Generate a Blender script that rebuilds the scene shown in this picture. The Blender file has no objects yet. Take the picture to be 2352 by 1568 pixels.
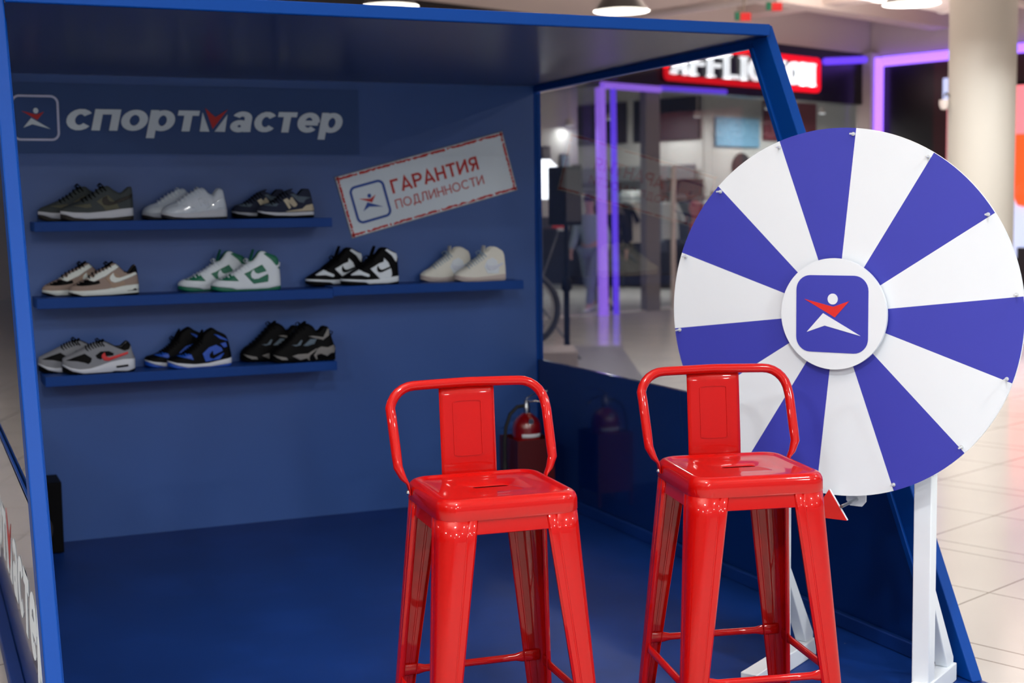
import bpy, bmesh, math, random
from math import sin, cos, pi, radians, sqrt
from mathutils import Vector, Matrix
random.seed(7)
scene = bpy.context.scene
COL = scene.collection

# ------------------------------------------------------------------ camera
cam_data = bpy.data.cameras.new('camera')
cam_data.sensor_width = 36.0
cam_data.lens = 3201.84 / 2352 * 36.0
cam_data.clip_end = 200
cam_data.dof.use_dof = True
cam_data.dof.focus_distance = 3.62
cam_data.dof.aperture_fstop = 3.5
cam = bpy.data.objects.new('camera', cam_data)
COL.objects.link(cam)
yaw, pit, rol = radians(23.34939504), radians(5.32347575), radians(-0.76053587)
fwd = Vector((sin(yaw)*cos(pit), cos(yaw)*cos(pit), -sin(pit)))
rt0 = Vector((cos(yaw), -sin(yaw), 0)); up0 = rt0.cross(fwd)
rt = cos(rol)*rt0 + sin(rol)*up0
up = -sin(rol)*rt0 + cos(rol)*up0
m3 = Matrix((rt, up, -fwd)).transposed()
cam.matrix_world = Matrix.Translation((-2.88455, -6.37417, 1.43408)) @ m3.to_4x4()
scene.camera = cam

# ------------------------------------------------------------------ world, exposure
w = bpy.data.worlds.new('world'); scene.world = w; w.use_nodes = True
w.node_tree.nodes['Background'].inputs[0].default_value = (0.76, 0.88, 1.0, 1)
w.node_tree.nodes['Background'].inputs[1].default_value = 0.42
scene.view_settings.view_transform = 'Standard'
scene.view_settings.look = 'None'
scene.view_settings.exposure = 0.0
scene.view_settings.gamma = 1.0
scene.view_settings.use_curve_mapping = False

def lamp(name, kind, loc, power, size=0.3, color=(1, .99, .985), rot=(0, 0, 0)):
    d = bpy.data.lights.new(name, kind); d.energy = power; d.color = color
    if kind == 'AREA':
        d.shape = 'DISK'; d.size = size
    else:
        d.shadow_soft_size = size
    o = bpy.data.objects.new(name, d); o.location = loc; o.rotation_euler = rot
    COL.objects.link(o); return o

LAMPS = [(1.13, 5.53, 3.25), (3.0, 4.72, 3.18), (5.35, 3.71, 3.21), (6.75, 2.9, 2.93),
         (-5.8, -4.2, 3.2), (-2.3, -4.9, 3.2), (0.1, -5.6, 3.2), (2.6, -4.2, 3.2), (-5.4, -7.2, 3.2),
         (-2.6, -8.2, 3.2), (0.6, -9.0, 3.2), (3.6, -7.4, 3.2), (2.9, 0.9, 3.2), (-5.5, 1.5, 3.2), (-1.2, -11.6, 3.2), (-4.6, -11.2, 3.2)]
LAMP_POWER = 50
FAR_POWER = 115                            # the lamps well in front of the booth burn brighter
CEILING_FILLS = [(6, 6, 3.9), (11, 4, 3.9), (2, 2, 4.0), (10, 9, 3.9), (-3, -4, 4.1)]   # added fill lights without any fixture, only to brighten the ceiling
for p_ in CEILING_FILLS: lamp('ceiling_fill', 'AREA', p_, 230, 2.5, (1, .93, .88), (pi, 0, 0))

# ------------------------------------------------------------------ materials
def s2l(c):
    r = []
    for v in c:
        v = v/255.0
        r.append(v/12.92 if v <= 0.04045 else ((v+0.055)/1.055)**2.4)
    return (*r, 1.0)
MATS = {}
def mat(name, rgb=(128, 128, 128), rough=0.5, metal=0.0, coat=0.0, emit=None, estr=1.0, spec=0.5, bump=0.0, bscale=200, croug=0.05):
    m = bpy.data.materials.new(name); m.use_nodes = True
    n = m.node_tree.nodes; l = m.node_tree.links; b = n['Principled BSDF']
    b.inputs['Base Color'].default_value = s2l(rgb)
    b.inputs['Roughness'].default_value = rough
    b.inputs['Metallic'].default_value = metal
    b.inputs['Coat Weight'].default_value = coat
    b.inputs['Coat Roughness'].default_value = croug
    b.inputs['Specular IOR Level'].default_value = spec
    if emit:
        b.inputs['Emission Color'].default_value = s2l(emit)
        b.inputs['Emission Strength'].default_value = estr
    if bump:
        t = n.new('ShaderNodeTexNoise'); t.inputs['Scale'].default_value = bscale
        tc = n.new('ShaderNodeTexCoord'); l.new(tc.outputs['Object'], t.inputs['Vector'])
        bp = n.new('ShaderNodeBump'); bp.inputs['Strength'].default_value = bump; bp.inputs['Distance'].default_value = 0.002
        l.new(t.outputs['Fac'], bp.inputs['Height']); l.new(bp.outputs['Normal'], b.inputs['Normal'])
    MATS[name] = m
    return m

def wear(m, scale, lo, hi, rgb, speck=0.0):
    """light scuffs of their own colour on a painted board"""
    n = m.node_tree.nodes; l = m.node_tree.links; b = n['Principled BSDF']
    tc = n.new('ShaderNodeTexCoord')
    t = n.new('ShaderNodeTexNoise'); t.inputs['Scale'].default_value = scale; t.inputs['Detail'].default_value = 6
    l.new(tc.outputs['Object'], t.inputs['Vector'])
    r = n.new('ShaderNodeValToRGB'); r.color_ramp.elements[0].position = lo; r.color_ramp.elements[1].position = hi
    r.color_ramp.elements[0].color = (0, 0, 0, 1); r.color_ramp.elements[1].color = (1, 1, 1, 1)
    l.new(t.outputs['Fac'], r.inputs['Fac'])
    mx = n.new('ShaderNodeMix'); mx.data_type = 'RGBA'
    mx.inputs['A'].default_value = b.inputs['Base Color'].default_value
    mx.inputs['B'].default_value = s2l(rgb)
    mul = n.new('ShaderNodeMath'); mul.operation = 'MULTIPLY'; mul.inputs[1].default_value = 0.5
    l.new(r.outputs['Color'], mul.inputs[0]); l.new(mul.outputs[0], mx.inputs['Factor'])
    out = mx.outputs['Result']
    if speck:
        v = n.new('ShaderNodeTexVoronoi'); v.inputs['Scale'].default_value = 5.0
        l.new(tc.outputs['Object'], v.inputs['Vector'])
        lt = n.new('ShaderNodeMath'); lt.operation = 'LESS_THAN'; lt.inputs[1].default_value = speck
        l.new(v.outputs['Distance'], lt.inputs[0])
        m2 = n.new('ShaderNodeMix'); m2.data_type = 'RGBA'; m2.inputs['B'].default_value = s2l((150, 165, 190))
        l.new(out, m2.inputs['A']); l.new(lt.outputs[0], m2.inputs['Factor']); out = m2.outputs['Result']
    l.new(out, b.inputs['Base Color'])
    return m

BLUE = (2, 62, 144)
mat('booth_blue', BLUE, 0.45, coat=0.0, spec=.12)
mat('wall_blue', (46, 84, 152), 0.42, coat=0.12, croug=0.25, bump=0.05, bscale=90)
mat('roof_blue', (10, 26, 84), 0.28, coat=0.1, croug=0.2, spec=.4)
mat('panel_blue', (1, 36, 98), 0.15, coat=0.4, croug=0.03)
wear(mat('deck_blue', (3, 44, 112), 0.5, coat=0.0, spec=.3), 3.0, 0.45, 0.75, (16, 58, 138), speck=0.012)
mat('sign_blue', (30, 70, 130), 0.5)
mat('shelf_blue', (5, 60, 136), 0.5, spec=.2)
mat('print_white', (218, 232, 242), 0.5)
mat('print_red', (190, 34, 34), 0.5)
mat('print_blue', (22, 72, 160), 0.5)
mat('outline_glow', (205, 210, 240), 0.5)
mat('distress_grey', (120, 122, 130), 0.6)
mat('stool_red', (172, 7, 4), 0.34, coat=0.6, croug=0.03, spec=0.12)
mat('steel', (190, 195, 200), 0.25, metal=1.0)
mat('dark_steel', (90, 92, 96), 0.4, metal=0.8)
mat('rubber', (20, 20, 22), 0.7)
mat('zinc', (205, 212, 216), 0.35, metal=0.35)
mat('wheel_white', (214, 224, 232), 0.42)
mat('wheel_blue', (50, 56, 165), 0.5, bump=0.05, bscale=700)
mat('wheel_red', (205, 36, 30), 0.5, bump=0.04, bscale=500)
mat('paint_white', (220, 229, 236), 0.45, bump=0.25, bscale=25)
mat('black', (6, 6, 8), 0.6, spec=.10)
mat('black_cloth', (9, 9, 11), 0.85, spec=.05)
mat('olive_grey', (62, 70, 72), 0.75)
mat('olive_patch', (98, 98, 80), 0.8)
mat('umber', (40, 36, 32), 0.6)
mat('white', (212, 222, 230), 0.5)
mat('white_patent', (208, 220, 232), 0.22, coat=0.9)
mat('white_sole', (206, 212, 222), 0.55)
mat('slate_suede', (92, 108, 122), 0.85)
mat('navy_suede', (46, 52, 72), 0.85, spec=.2)
mat('beige', (205, 195, 168), 0.6)
mat('sand', (160, 138, 120), 0.8)
mat('taupe_suede', (150, 132, 122), 0.85)
mat('offwhite', (214, 222, 218), 0.5)
mat('green', (0, 104, 76), 0.5)
mat('cream', (218, 218, 208), 0.6)
mat('pink_grey', (190, 178, 172), 0.6)
mat('pale_blue', (200, 208, 222), 0.5)
mat('grey_mesh', (128, 132, 140), 0.7)
mat('red', (205, 24, 28), 0.5)
mat('royal', (10, 74, 180), 0.5)
mat('taupe', (122, 120, 118), 0.6)
mat('lace_blue', (150, 170, 185), 0.7)
mat('ext_red', (125, 5, 9), 0.25, coat=0.7)
mat('stand_red', (76, 3, 7), 0.45)
mat('label_white', (215, 220, 225), 0.5)
mat('column_beige', (186, 183, 174), 0.55)
mat('wall_beige', (196, 184, 178), 0.7)
mat('fascia_black', (8, 6, 10), 0.3)
mat('ceiling_beige', (205, 190, 182), 0.8)
mat('duct_white', (215, 205, 200), 0.6)
mat('duct_dark', (120, 110, 100), 0.7)
mat('lamp_black', (14, 13, 12), 0.4)
mat('lamp_white', (240, 238, 232), 0.6, emit=(250, 246, 235), estr=0.7)
mat('bulb', (255, 255, 255), 0.5, emit=(255, 248, 236), estr=14)
mat('led_purple', (150, 110, 240), 0.5, emit=(150, 100, 255), estr=2.2)
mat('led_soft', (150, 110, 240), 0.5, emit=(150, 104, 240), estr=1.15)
mat('led_violet', (90, 60, 220), 0.5, emit=(96, 60, 225), estr=1.3)
mat('sign_glow_white', (255, 255, 255), 0.5, emit=(240, 248, 255), estr=1.5)
mat('sign_glow_red', (220, 10, 20), 0.5, emit=(225, 0, 12), estr=1.1)
mat('store_wall', (205, 203, 198), 0.8)
mat('store_dark', (38, 34, 42), 0.7)
mat('store_brown', (56, 44, 46), 0.7)
mat('pillar_grey', (118, 118, 122), 0.5)
mat('store_floor', (205, 203, 200), 0.3)
mat('screen_orange', (250, 90, 40), 0.5, emit=(255, 84, 30), estr=1.0)
mat('screen_pink', (250, 150, 160), 0.5, emit=(255, 130, 140), estr=0.9)
mat('screen_blue', (200, 210, 240), 0.5, emit=(190, 205, 245), estr=0.9)
mat('maroon', (52, 12, 20), 0.3)
mat('softbox', (255, 255, 255), 0.5, emit=(225, 238, 255), estr=3.0)
mat('jeans', (130, 150, 165), 0.8)
mat('shirt_pale', (160, 180, 190), 0.8)
mat('skin', (200, 160, 140), 0.6)
mat('hair_brown', (50, 36, 30), 0.8)
mat('coat_dark', (18, 18, 34), 0.8)
mat('leggings', (20, 20, 26), 0.8)
mat('poster_blue', (120, 170, 200), 0.6)
mat('poster_red', (120, 50, 60), 0.6)
mat('tire', (28, 28, 32), 0.7)
mat('rim_grey', (150, 148, 145), 0.4, metal=0.4)
mat('pedestal_grey', (130, 120, 118), 0.6)

def glass_mat(name, tint, ior):
    m = bpy.data.materials.new(name); m.use_nodes = True
    n = m.node_tree.nodes; l = m.node_tree.links; n.clear()
    o = n.new('ShaderNodeOutputMaterial'); t = n.new('ShaderNodeBsdfTransparent'); g = n.new('ShaderNodeBsdfGlossy')
    f = n.new('ShaderNodeFresnel'); mx = n.new('ShaderNodeMixShader')
    ge = n.new('ShaderNodeNewGeometry'); bf = n.new('ShaderNodeMix'); bf.data_type = 'FLOAT'
    bf.inputs['A'].default_value = ior; bf.inputs['B'].default_value = 1/ior      # thin sheet: same reflectance from either face
    l.new(ge.outputs['Backfacing'], bf.inputs['Factor']); l.new(bf.outputs['Result'], f.inputs['IOR'])
    t.inputs[0].default_value = (*tint, 1); g.inputs['Roughness'].default_value = 0.01
    l.new(f.outputs[0], mx.inputs[0]); l.new(t.outputs[0], mx.inputs[1]); l.new(g.outputs[0], mx.inputs[2])
    l.new(mx.outputs[0], o.inputs['Surface'])
    MATS[name] = m
glass_mat('acrylic', (0.77, 0.78, 0.78), 1.62)
glass_mat('shop_glass', (0.96, 0.97, 0.97), 1.3)

def floor_mat():
    m = bpy.data.materials.new('mall_tiles'); m.use_nodes = True
    n = m.node_tree.nodes; l = m.node_tree.links; b = n['Principled BSDF']
    tc = n.new('ShaderNodeTexCoord'); sp = n.new('ShaderNodeSeparateXYZ'); l.new(tc.outputs['Object'], sp.inputs[0])
    def line(sock, period, off, wd=0.0035):
        a = n.new('ShaderNodeMath'); a.operation = 'SUBTRACT'; a.inputs[1].default_value = off; l.new(sock, a.inputs[0])
        p = n.new('ShaderNodeMath'); p.operation = 'PINGPONG'; p.inputs[1].default_value = period/2; l.new(a.outputs[0], p.inputs[0])
        c = n.new('ShaderNodeMath'); c.operation = 'LESS_THAN'; c.inputs[1].default_value = wd; l.new(p.outputs[0], c.inputs[0])
        return c.outputs[0]
    def mx(a, bb):
        q = n.new('ShaderNodeMath'); q.operation = 'MAXIMUM'; l.new(a, q.inputs[0]); l.new(bb, q.inputs[1]); return q.outputs[0]
    g = mx(line(sp.outputs[1], 0.66, -2.35), line(sp.outputs[0], 1.31, 0.735))
    g = mx(g, line(sp.outputs[0], 1.31, 0.875)); g = mx(g, line(sp.outputs[0], 1.31, 0.205))
    ns = n.new('ShaderNodeTexNoise'); ns.inputs['Scale'].default_value = 1.5; l.new(tc.outputs['Object'], ns.inputs['Vector'])
    cr = n.new('ShaderNodeValToRGB'); cr.color_ramp.elements[0].color = s2l((198, 197, 192)); cr.color_ramp.elements[1].color = s2l((212, 211, 207))
    l.new(ns.outputs['Fac'], cr.inputs['Fac'])
    m1 = n.new('ShaderNodeMix'); m1.data_type = 'RGBA'; m1.inputs['B'].default_value = s2l((104, 94, 84))
    l.new(cr.outputs['Color'], m1.inputs['A']); l.new(g, m1.inputs['Factor']); l.new(m1.outputs['Result'], b.inputs['Base Color'])
    b.inputs['Roughness'].default_value = 0.16
    b.inputs['Specular IOR Level'].default_value = 0.7
    MATS['mall_tiles'] = m
floor_mat()

# ------------------------------------------------------------------ mesh helpers
class MB:
    def __init__(s): s.v = []; s.f = []; s.mi = []; s.cur = 0
    def add(s, vs, fs):
        k = len(s.v); s.v += [tuple(v) for v in vs]; s.f += [tuple(i+k for i in f) for f in fs]; s.mi += [s.cur]*len(fs); return s
    def box(s, x0, x1, y0, y1, z0, z1):
        vs = [(x0, y0, z0), (x1, y0, z0), (x1, y1, z0), (x0, y1, z0), (x0, y0, z1), (x1, y0, z1), (x1, y1, z1), (x0, y1, z1)]
        return s.add(vs, [(0, 3, 2, 1), (4, 5, 6, 7), (0, 1, 5, 4), (1, 2, 6, 5), (2, 3, 7, 6), (3, 0, 4, 7)])
    def prism(s, pts, O, ex, ey, n):
        """polygon pts (x, y) in the frame O, ex, ey, thickened along n"""
        O, ex, ey, n = Vector(O), Vector(ex), Vector(ey), Vector(n)
        a = sum(p[0]*q[1]-q[0]*p[1] for p, q in zip(pts, pts[1:]+pts[:1]))
        if (a < 0) != (ex.cross(ey).dot(n) < 0): pts = pts[::-1]
        N = len(pts)
        lo = [O+ex*p[0]+ey*p[1] for p in pts]; hi = [q+n for q in lo]
        return s.add(lo+hi, [tuple(range(N))[::-1], tuple(range(N, 2*N))]+[(i, (i+1) % N, (i+1) % N+N, i+N) for i in range(N)])
    def bar(s, p, q, wx, wy, upv=(0, 0, 1)):
        p, q = Vector(p), Vector(q); d = (q-p).normalized(); a = d.cross(Vector(upv)).normalized(); b = a.cross(d)
        vs = [c+a*sx*wx/2+b*sy*wy/2 for c in (p, q) for sx, sy in ((-1, -1), (1, -1), (1, 1), (-1, 1))]
        return s.add(vs, [(0, 1, 2, 3), (7, 6, 5, 4), (0, 4, 5, 1), (1, 5, 6, 2), (2, 6, 7, 3), (3, 7, 4, 0)])
    def tube(s, pts, r, n=12, cap=True, flat=None):
        pts = [Vector(p) for p in pts]; rr = r if isinstance(r, list) else [r]*len(pts)
        t = [(pts[min(i+1, len(pts)-1)]-pts[max(i-1, 0)]).normalized() for i in range(len(pts))]
        ref = Vector((0, 0, 1)) if abs(t[0].z) < .9 else Vector((1, 0, 0))
        a = t[0].cross(ref).normalized(); k = len(s.v)
        for i, p in enumerate(pts):
            a = (a-t[i]*a.dot(t[i])).normalized(); b = t[i].cross(a)
            fx, fy = flat[i] if flat else (1, 1)
            s.v += [tuple(p+a*cos(2*pi*j/n)*rr[i]*fx+b*sin(2*pi*j/n)*rr[i]*fy) for j in range(n)]
        for i in range(len(pts)-1):
            for j in range(n):
                s.f.append((k+i*n+j, k+i*n+(j+1) % n, k+(i+1)*n+(j+1) % n, k+(i+1)*n+j)); s.mi.append(s.cur)
        if cap:
            s.f.append(tuple(k+j for j in range(n))[::-1]); s.mi.append(s.cur)
            e = k+(len(pts)-1)*n; s.f.append(tuple(e+j for j in range(n))); s.mi.append(s.cur)
        return s
    def loft(s, rings, closed=True, cap0=False, cap1=False):
        k = len(s.v); n = len(rings[0])
        for r in rings: s.v += [tuple(p) for p in r]
        for i in range(len(rings)-1):
            for j in range(n if closed else n-1):
                s.f.append((k+i*n+j, k+i*n+(j+1) % n, k+(i+1)*n+(j+1) % n, k+(i+1)*n+j)); s.mi.append(s.cur)
        if cap0: s.f.append(tuple(k+j for j in range(n))[::-1]); s.mi.append(s.cur)
        if cap1: s.f.append(tuple(k+(len(rings)-1)*n+j for j in range(n))); s.mi.append(s.cur)
        return s
    def lathe(s, prof, c=(0, 0, 0), n=32, cap=False):
        return s.loft([[(c[0]+r*cos(2*pi*j/n), c[1]+r*sin(2*pi*j/n), c[2]+z) for j in range(n)] for r, z in prof], True, cap, cap)
    def build(s, name, mats, parent=None, smooth=True, bevel=0, solid=0, ang=35, subsurf=0, loc=None, label=None, fixn=False):
        me = bpy.data.meshes.new(name); me.from_pydata(s.v, [], s.f)
        for m in (mats if isinstance(mats, (list, tuple)) else [mats]): me.materials.append(MATS[m])
        for p, i in zip(me.polygons, s.mi): p.material_index = i
        if fixn:
            b = bmesh.new(); b.from_mesh(me); bmesh.ops.recalc_face_normals(b, faces=b.faces); b.to_mesh(me); b.free()
        me.update()
        if smooth:
            me.polygons.foreach_set('use_smooth', [True]*len(me.polygons))
            me.set_sharp_from_angle(angle=radians(ang))
        o = bpy.data.objects.new(name, me); COL.objects.link(o)
        if parent: o.parent = parent
        if loc: o.location = loc
        if solid:
            q = o.modifiers.new('solid', 'SOLIDIFY'); q.thickness = abs(solid); q.offset = -1 if solid > 0 else 1
        if bevel:
            q = o.modifiers.new('bevel', 'BEVEL'); q.width = bevel; q.segments = 2; q.limit_method = 'ANGLE'; q.angle_limit = radians(40)
        if subsurf:
            q = o.modifiers.new('sub', 'SUBSURF'); q.levels = subsurf; q.render_levels = subsurf
        if label: o['label'] = label
        return o

def tag(o, label, cat, group=None, kind=None):
    o['label'] = label; o['category'] = cat
    if group: o['group'] = group
    if kind: o['kind'] = kind
    return o
def thing(name, label, cat, loc=(0, 0, 0), rz=0, group=None):
    o = bpy.data.objects.new(name, None); o.location = loc; o.rotation_euler = (0, 0, rz)
    o.empty_display_size = .05
    COL.objects.link(o); return tag(o, label, cat, group)
def struct(o): o['kind'] = 'structure'; return o
def copy_tree(o, parent=None):
    c = o.copy(); COL.objects.link(c)
    if parent: c.parent = parent
    for ch in [q for q in COL.objects if q.parent == o]: copy_tree(ch, c)
    return c
def interp(L, x):
    if x <= L[0][0]: return L[0][1]
    for (a, b), (c, d) in zip(L, L[1:]):
        if x <= c: return b+(d-b)*(x-a)/max(c-a, 1e-9)
    return L[-1][1]

# ------------------------------------------------------------------ lettering made of thick strokes
def arc(cx, cy, rx, ry, a0, a1, n=14):
    return [(cx+rx*cos(radians(a0+(a1-a0)*i/n)), cy+ry*sin(radians(a0+(a1-a0)*i/n))) for i in range(n+1)]
def ribbon(mb, pts, t, F, closed=False):
    """thick line through pts; F maps (x, y, h) to a point"""
    N = len(pts); L = []; R = []
    for i in range(N):
        p = Vector(pts[i])
        a = Vector(pts[i-1]) if (i > 0 or closed) else None
        b = Vector(pts[(i+1) % N]) if (i < N-1 or closed) else None
        d1 = (p-a).normalized() if a is not None else None; d2 = (b-p).normalized() if b is not None else None
        if d1 is None: d1 = d2
        if d2 is None: d2 = d1
        n1 = Vector((-d1.y, d1.x)); n2 = Vector((-d2.y, d2.x)); m = (n1+n2).normalized()
        k = t/2/max(m.dot(n1), .45)
        L.append(p+m*k); R.append(p-m*k)
    M = N if closed else N-1
    vs = [F(q.x, q.y, 0) for q in L]+[F(q.x, q.y, 0) for q in R]+[F(q.x, q.y, 1) for q in L]+[F(q.x, q.y, 1) for q in R]
    fs = []
    for i in range(M):
        j = (i+1) % N
        fs += [(2*N+i, 3*N+i, 3*N+j, 2*N+j), (i, 2*N+i, 2*N+j, j), (N+i, N+j, 3*N+j, 3*N+i)]
    if not closed: fs += [(0, N, 3*N, 2*N), (N-1, 3*N-1, 4*N-1, 2*N-1)]
    mb.add(vs, fs)

KY = 1.42                                   # upright strokes are this much heavier than level ones
def G_low(t):
    """heavy lower-case letters, x-height 1: name -> (width, [(points, closed)])"""
    h = t/2; v = h/KY
    return {
     'с': (1.02, [(arc(.54, .5, .54-h, .5-v, 38, 322), 0)]),
     'п': (1.08, [([(h, 0), (h, 1)], 0), ([(1.06-h, 0), (1.06-h, 1)], 0), ([(h, 1-v), (1.06-h, 1-v)], 0)]),
     'о': (1.10, [(arc(.55, .5, .55-h, .5-v, 0, 360, 24)[:-1], 1)]),
     'р': (1.10, [([(h, -.34), (h, 1)], 0), (arc(.56, .5, .52-h, .5-v, 0, 360, 24)[:-1], 1)]),
     'т': (.92, [([(.45, 0), (.45, 1)], 0), ([(0, 1-v), (.90, 1-v)], 0)]),
     'а': (1.04, [(arc(.5, .66, .46-h, .34-v, 160, 0, 10)+[(.96-h, .3), (.98-h, 0)], 0), (arc(.42, .28, .42-h, .30-v, 0, 360, 20)[:-1], 1)]),
     'е': (1.06, [([(h, .48), (1.06-h*.3, .48)], 0), (arc(.54, .5, .54-h, .5-v, 0, 315, 20), 0)]),
    }
def G_cap(t, serif=False):
    h = t/2
    g = {
     'Г': (.62, [([(h, 0), (h, 1-h), (.60, 1-h)], 0)]),
     'А': (.88, [([(h*.9, 0), (.43, 1-h*.7), (.86-h*.9, 0)], 0), ([(.2, .27), (.66, .27)], 0)]),
     'Р': (.72, [([(h, 0), (h, 1-h), (.40, 1-h)]+arc(.42, .69, .26-h*.4, .31-h, 90, -90, 10)+[(h, .38+h)], 0)]),
     'Н': (.80, [([(h, 0), (h, 1)], 0), ([(.76-h, 0), (.76-h, 1)], 0), ([(h, .5), (.76-h, .5)], 0)]),
     'Т': (.74, [([(.36, 0), (.36, 1)], 0), ([(0, 1-h), (.72, 1-h)], 0)]),
     'И': (.86, [([(h, 1), (h, 0)], 0), ([(.80-h, 0), (.80-h, 1)], 0), ([(h, h*1.2), (.80-h, 1-h*1.2)], 0)]),
     'Я': (.76, [([(.68-h, 0), (.68-h, 1-h), (.32, 1-h)]+arc(.30, .69, .26-h*.4, .31-h, 90, 270, 10)+[(.68-h, .38+h)], 0), ([(.36, .42), (.10, 0)], 0)]),
     'П': (.80, [([(h, 0), (h, 1-h), (.76-h, 1-h), (.76-h, 0)], 0)]),
     'О': (1.0, [(arc(.48, .5, .48-h, .5-h, 0, 360, 24)[:-1], 1)]),
     'Д': (.90, [([(.16, h), (.26, .55), (.30, 1-h), (.70-h*.5, 1-h), (.70-h*.5, h)], 0), ([(h, -.16), (h, h), (.86-h, h), (.86-h, -.16)], 0)]),
     'Л': (.82, [([(0.02, h), (.13, .15), (.22, .6), (.25, 1-h), (.74-h, 1-h), (.74-h, 0)], 0)]),
     'С': (.92, [(arc(.48, .5, .48-h, .5-h, 42, 318), 0)]),
     'F': (.70, [([(h, 0), (h, 1-h), (.66, 1-h)], 0), ([(h, .5), (.56, .5)], 0)]),
     'L': (.66, [([(h, 1), (h, h), (.62, h)], 0)]),
     'I': (.40, [([(.18, 0), (.18, 1)], 0)]),
     'N': (.82, [([(h, 0), (h, 1)], 0), ([(.78-h, 1), (.78-h, 0)], 0), ([(h, 1-h*1.2), (.78-h, h*1.2)], 0)]),
    }
    return g
def write(mb, text, glyphs, t, gap, O, ex, ey, n, width=None, shear=0.0, ky=1.0):
    """lay the text from O; ey = one letter height; width scales the run"""
    O, ex, ey, n = Vector(O), Vector(ex), Vector(ey), Vector(n)
    x = 0; run = []
    for ch in text:
        if ch == ' ': x += .4; continue
        w_, st = glyphs[ch]; run.append((x, st)); x += w_+gap
    tot = x-gap; sx = (width/(tot*ex.length)) if width else 1.0
    k = 0
    for x0, st in run:
        for pts, closed in st:
            k += 1; nk = n*(1+.09*(k % 3))       # crossing strokes lie at slightly different heights
            ribbon(mb, [((x0+p[0]), p[1]*ky) for p in pts], t, lambda a, b, h: O+ex*((a+b/ky*shear)*sx)+ey*(b/ky)+nk*h, closed)

def rrect(hx, hy, r, n=8):
    p = []
    for sx, sy, a in ((1, 1, 0), (-1, 1, 90), (-1, -1, 180), (1, -1, 270)):
        p += [(sx*(hx-r)+r*cos(radians(a+90*i/n)), sy*(hy-r)+r*sin(radians(a+90*i/n))) for i in range(n+1)]
    return p
FIG_HEAD = [(.028+.141*cos(2*pi*i/24), .39+.141*sin(2*pi*i/24)) for i in range(24)]
FIG_ARMS = [(-.767, .375), (.043, .19), (.489, .349), (.093, -.083)]
FIG_LEGS = [(-.239, .016), (.798, -.5375), (-.189, -.304), (-.696, -.487)]
def figure(parent, O, ex, ey, n, mat_body, mat_arms, scale=1.0):
    ex, ey = Vector(ex)*scale, Vector(ey)*scale
    a = MB(); a.prism(FIG_HEAD, O, ex, ey, n); a.prism(FIG_LEGS, O, ex, ey, n)
    a.build('emblem_figure', mat_body, parent, smooth=False)
    b = MB(); b.prism(FIG_ARMS, O, ex, ey, n); b.build('emblem_arms', mat_arms, parent, smooth=False, label='red arms of the emblem figure' if mat_arms != mat_body else None)

# ------------------------------------------------------------------ mall shell
MU = Vector((cos(radians(20)), sin(radians(20)), 0)); MV = Vector((-sin(radians(20)), cos(radians(20)), 0))
def uv(u, v, z=0.0): return MU*u+MV*v+Vector((0, 0, z))
RZ20 = radians(20)
def mall(o): o.rotation_euler = (0, 0, RZ20); return o      # objects built in the hall's own axes

struct(mall(MB().box(-22, 30, -26, 24, -.2, -.1).build('floor', 'mall_tiles', smooth=False)))
struct(mall(MB().box(-22, 30, -26, 24, 5.0, 5.15).build('ceiling', 'ceiling_beige', smooth=False)))
# wall over the shop fronts
struct(mall(MB().box(-8, 17.26, 9.0, 9.2, 4.15, 5.0).build('wall_back', 'wall_beige', smooth=False)))
struct(mall(MB().box(17.27, 17.5, -9, 9.0, 4.12, 5.0).build('wall_right', 'wall_beige', smooth=False)))
o = MB(); o.box(-14.2, -14, -16, 14, -.1, 5.0)
struct(mall(o.build('wall_left', 'wall_beige', smooth=False)))
struct(mall(MB().box(17.02, 17.30, 8.82, 9.12, -.1, 4.15).build('trim_1', 'wall_beige', smooth=False)))
struct(mall(MB().box(-14, 4, 22, 22.2, -.1, 5.0).build('wall_back', 'wall_beige', smooth=False)))
# beams and ducts under the ceiling
struct(mall(MB().box(4, 17.2, 7.4, 7.75, 4.45, 5.0).build('trim_2', 'ceiling_beige', smooth=False)))
struct(mall(MB().box(13.4, 13.8, -9, 9.0, 4.5, 5.0).build('trim_3', 'ceiling_beige', smooth=False)))
def duct(name, p, q, r, m, label):
    b = MB(); p, q = uv(*p), uv(*q)
    b.tube([p.lerp(q, i/8) for i in range(9)], r, 16)
    for i in range(1, 8): c = p.lerp(q, i/8); d = (q-p).normalized()*.02; b.tube([c-d, c+d], r*1.08, 16)
    return tag(b.build(name, m), label, 'pipe')
duct('ventilation_duct', (2, 6.1, 4.55), (16.5, 6.1, 4.55), .2, 'duct_white', 'thick pale ventilation duct under the mall ceiling along the black shop front')
duct('ceiling_pipe', (3, 4.9, 4.35), (17, 4.9, 4.35), .05, 'duct_white', 'thin white pipe under the ceiling nearer than the thick duct')
duct('ceiling_pipe', (11.0, -2, 4.3), (11.0, 8.9, 4.3), .06, 'duct_white', 'white ceiling pipe running towards the black shop front')
duct('cable_tray', (9, 3.2, 4.7), (17, 3.2, 4.7), .11, 'duct_dark', 'dull brown cable tray under the ceiling above the dome lamps')

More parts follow.
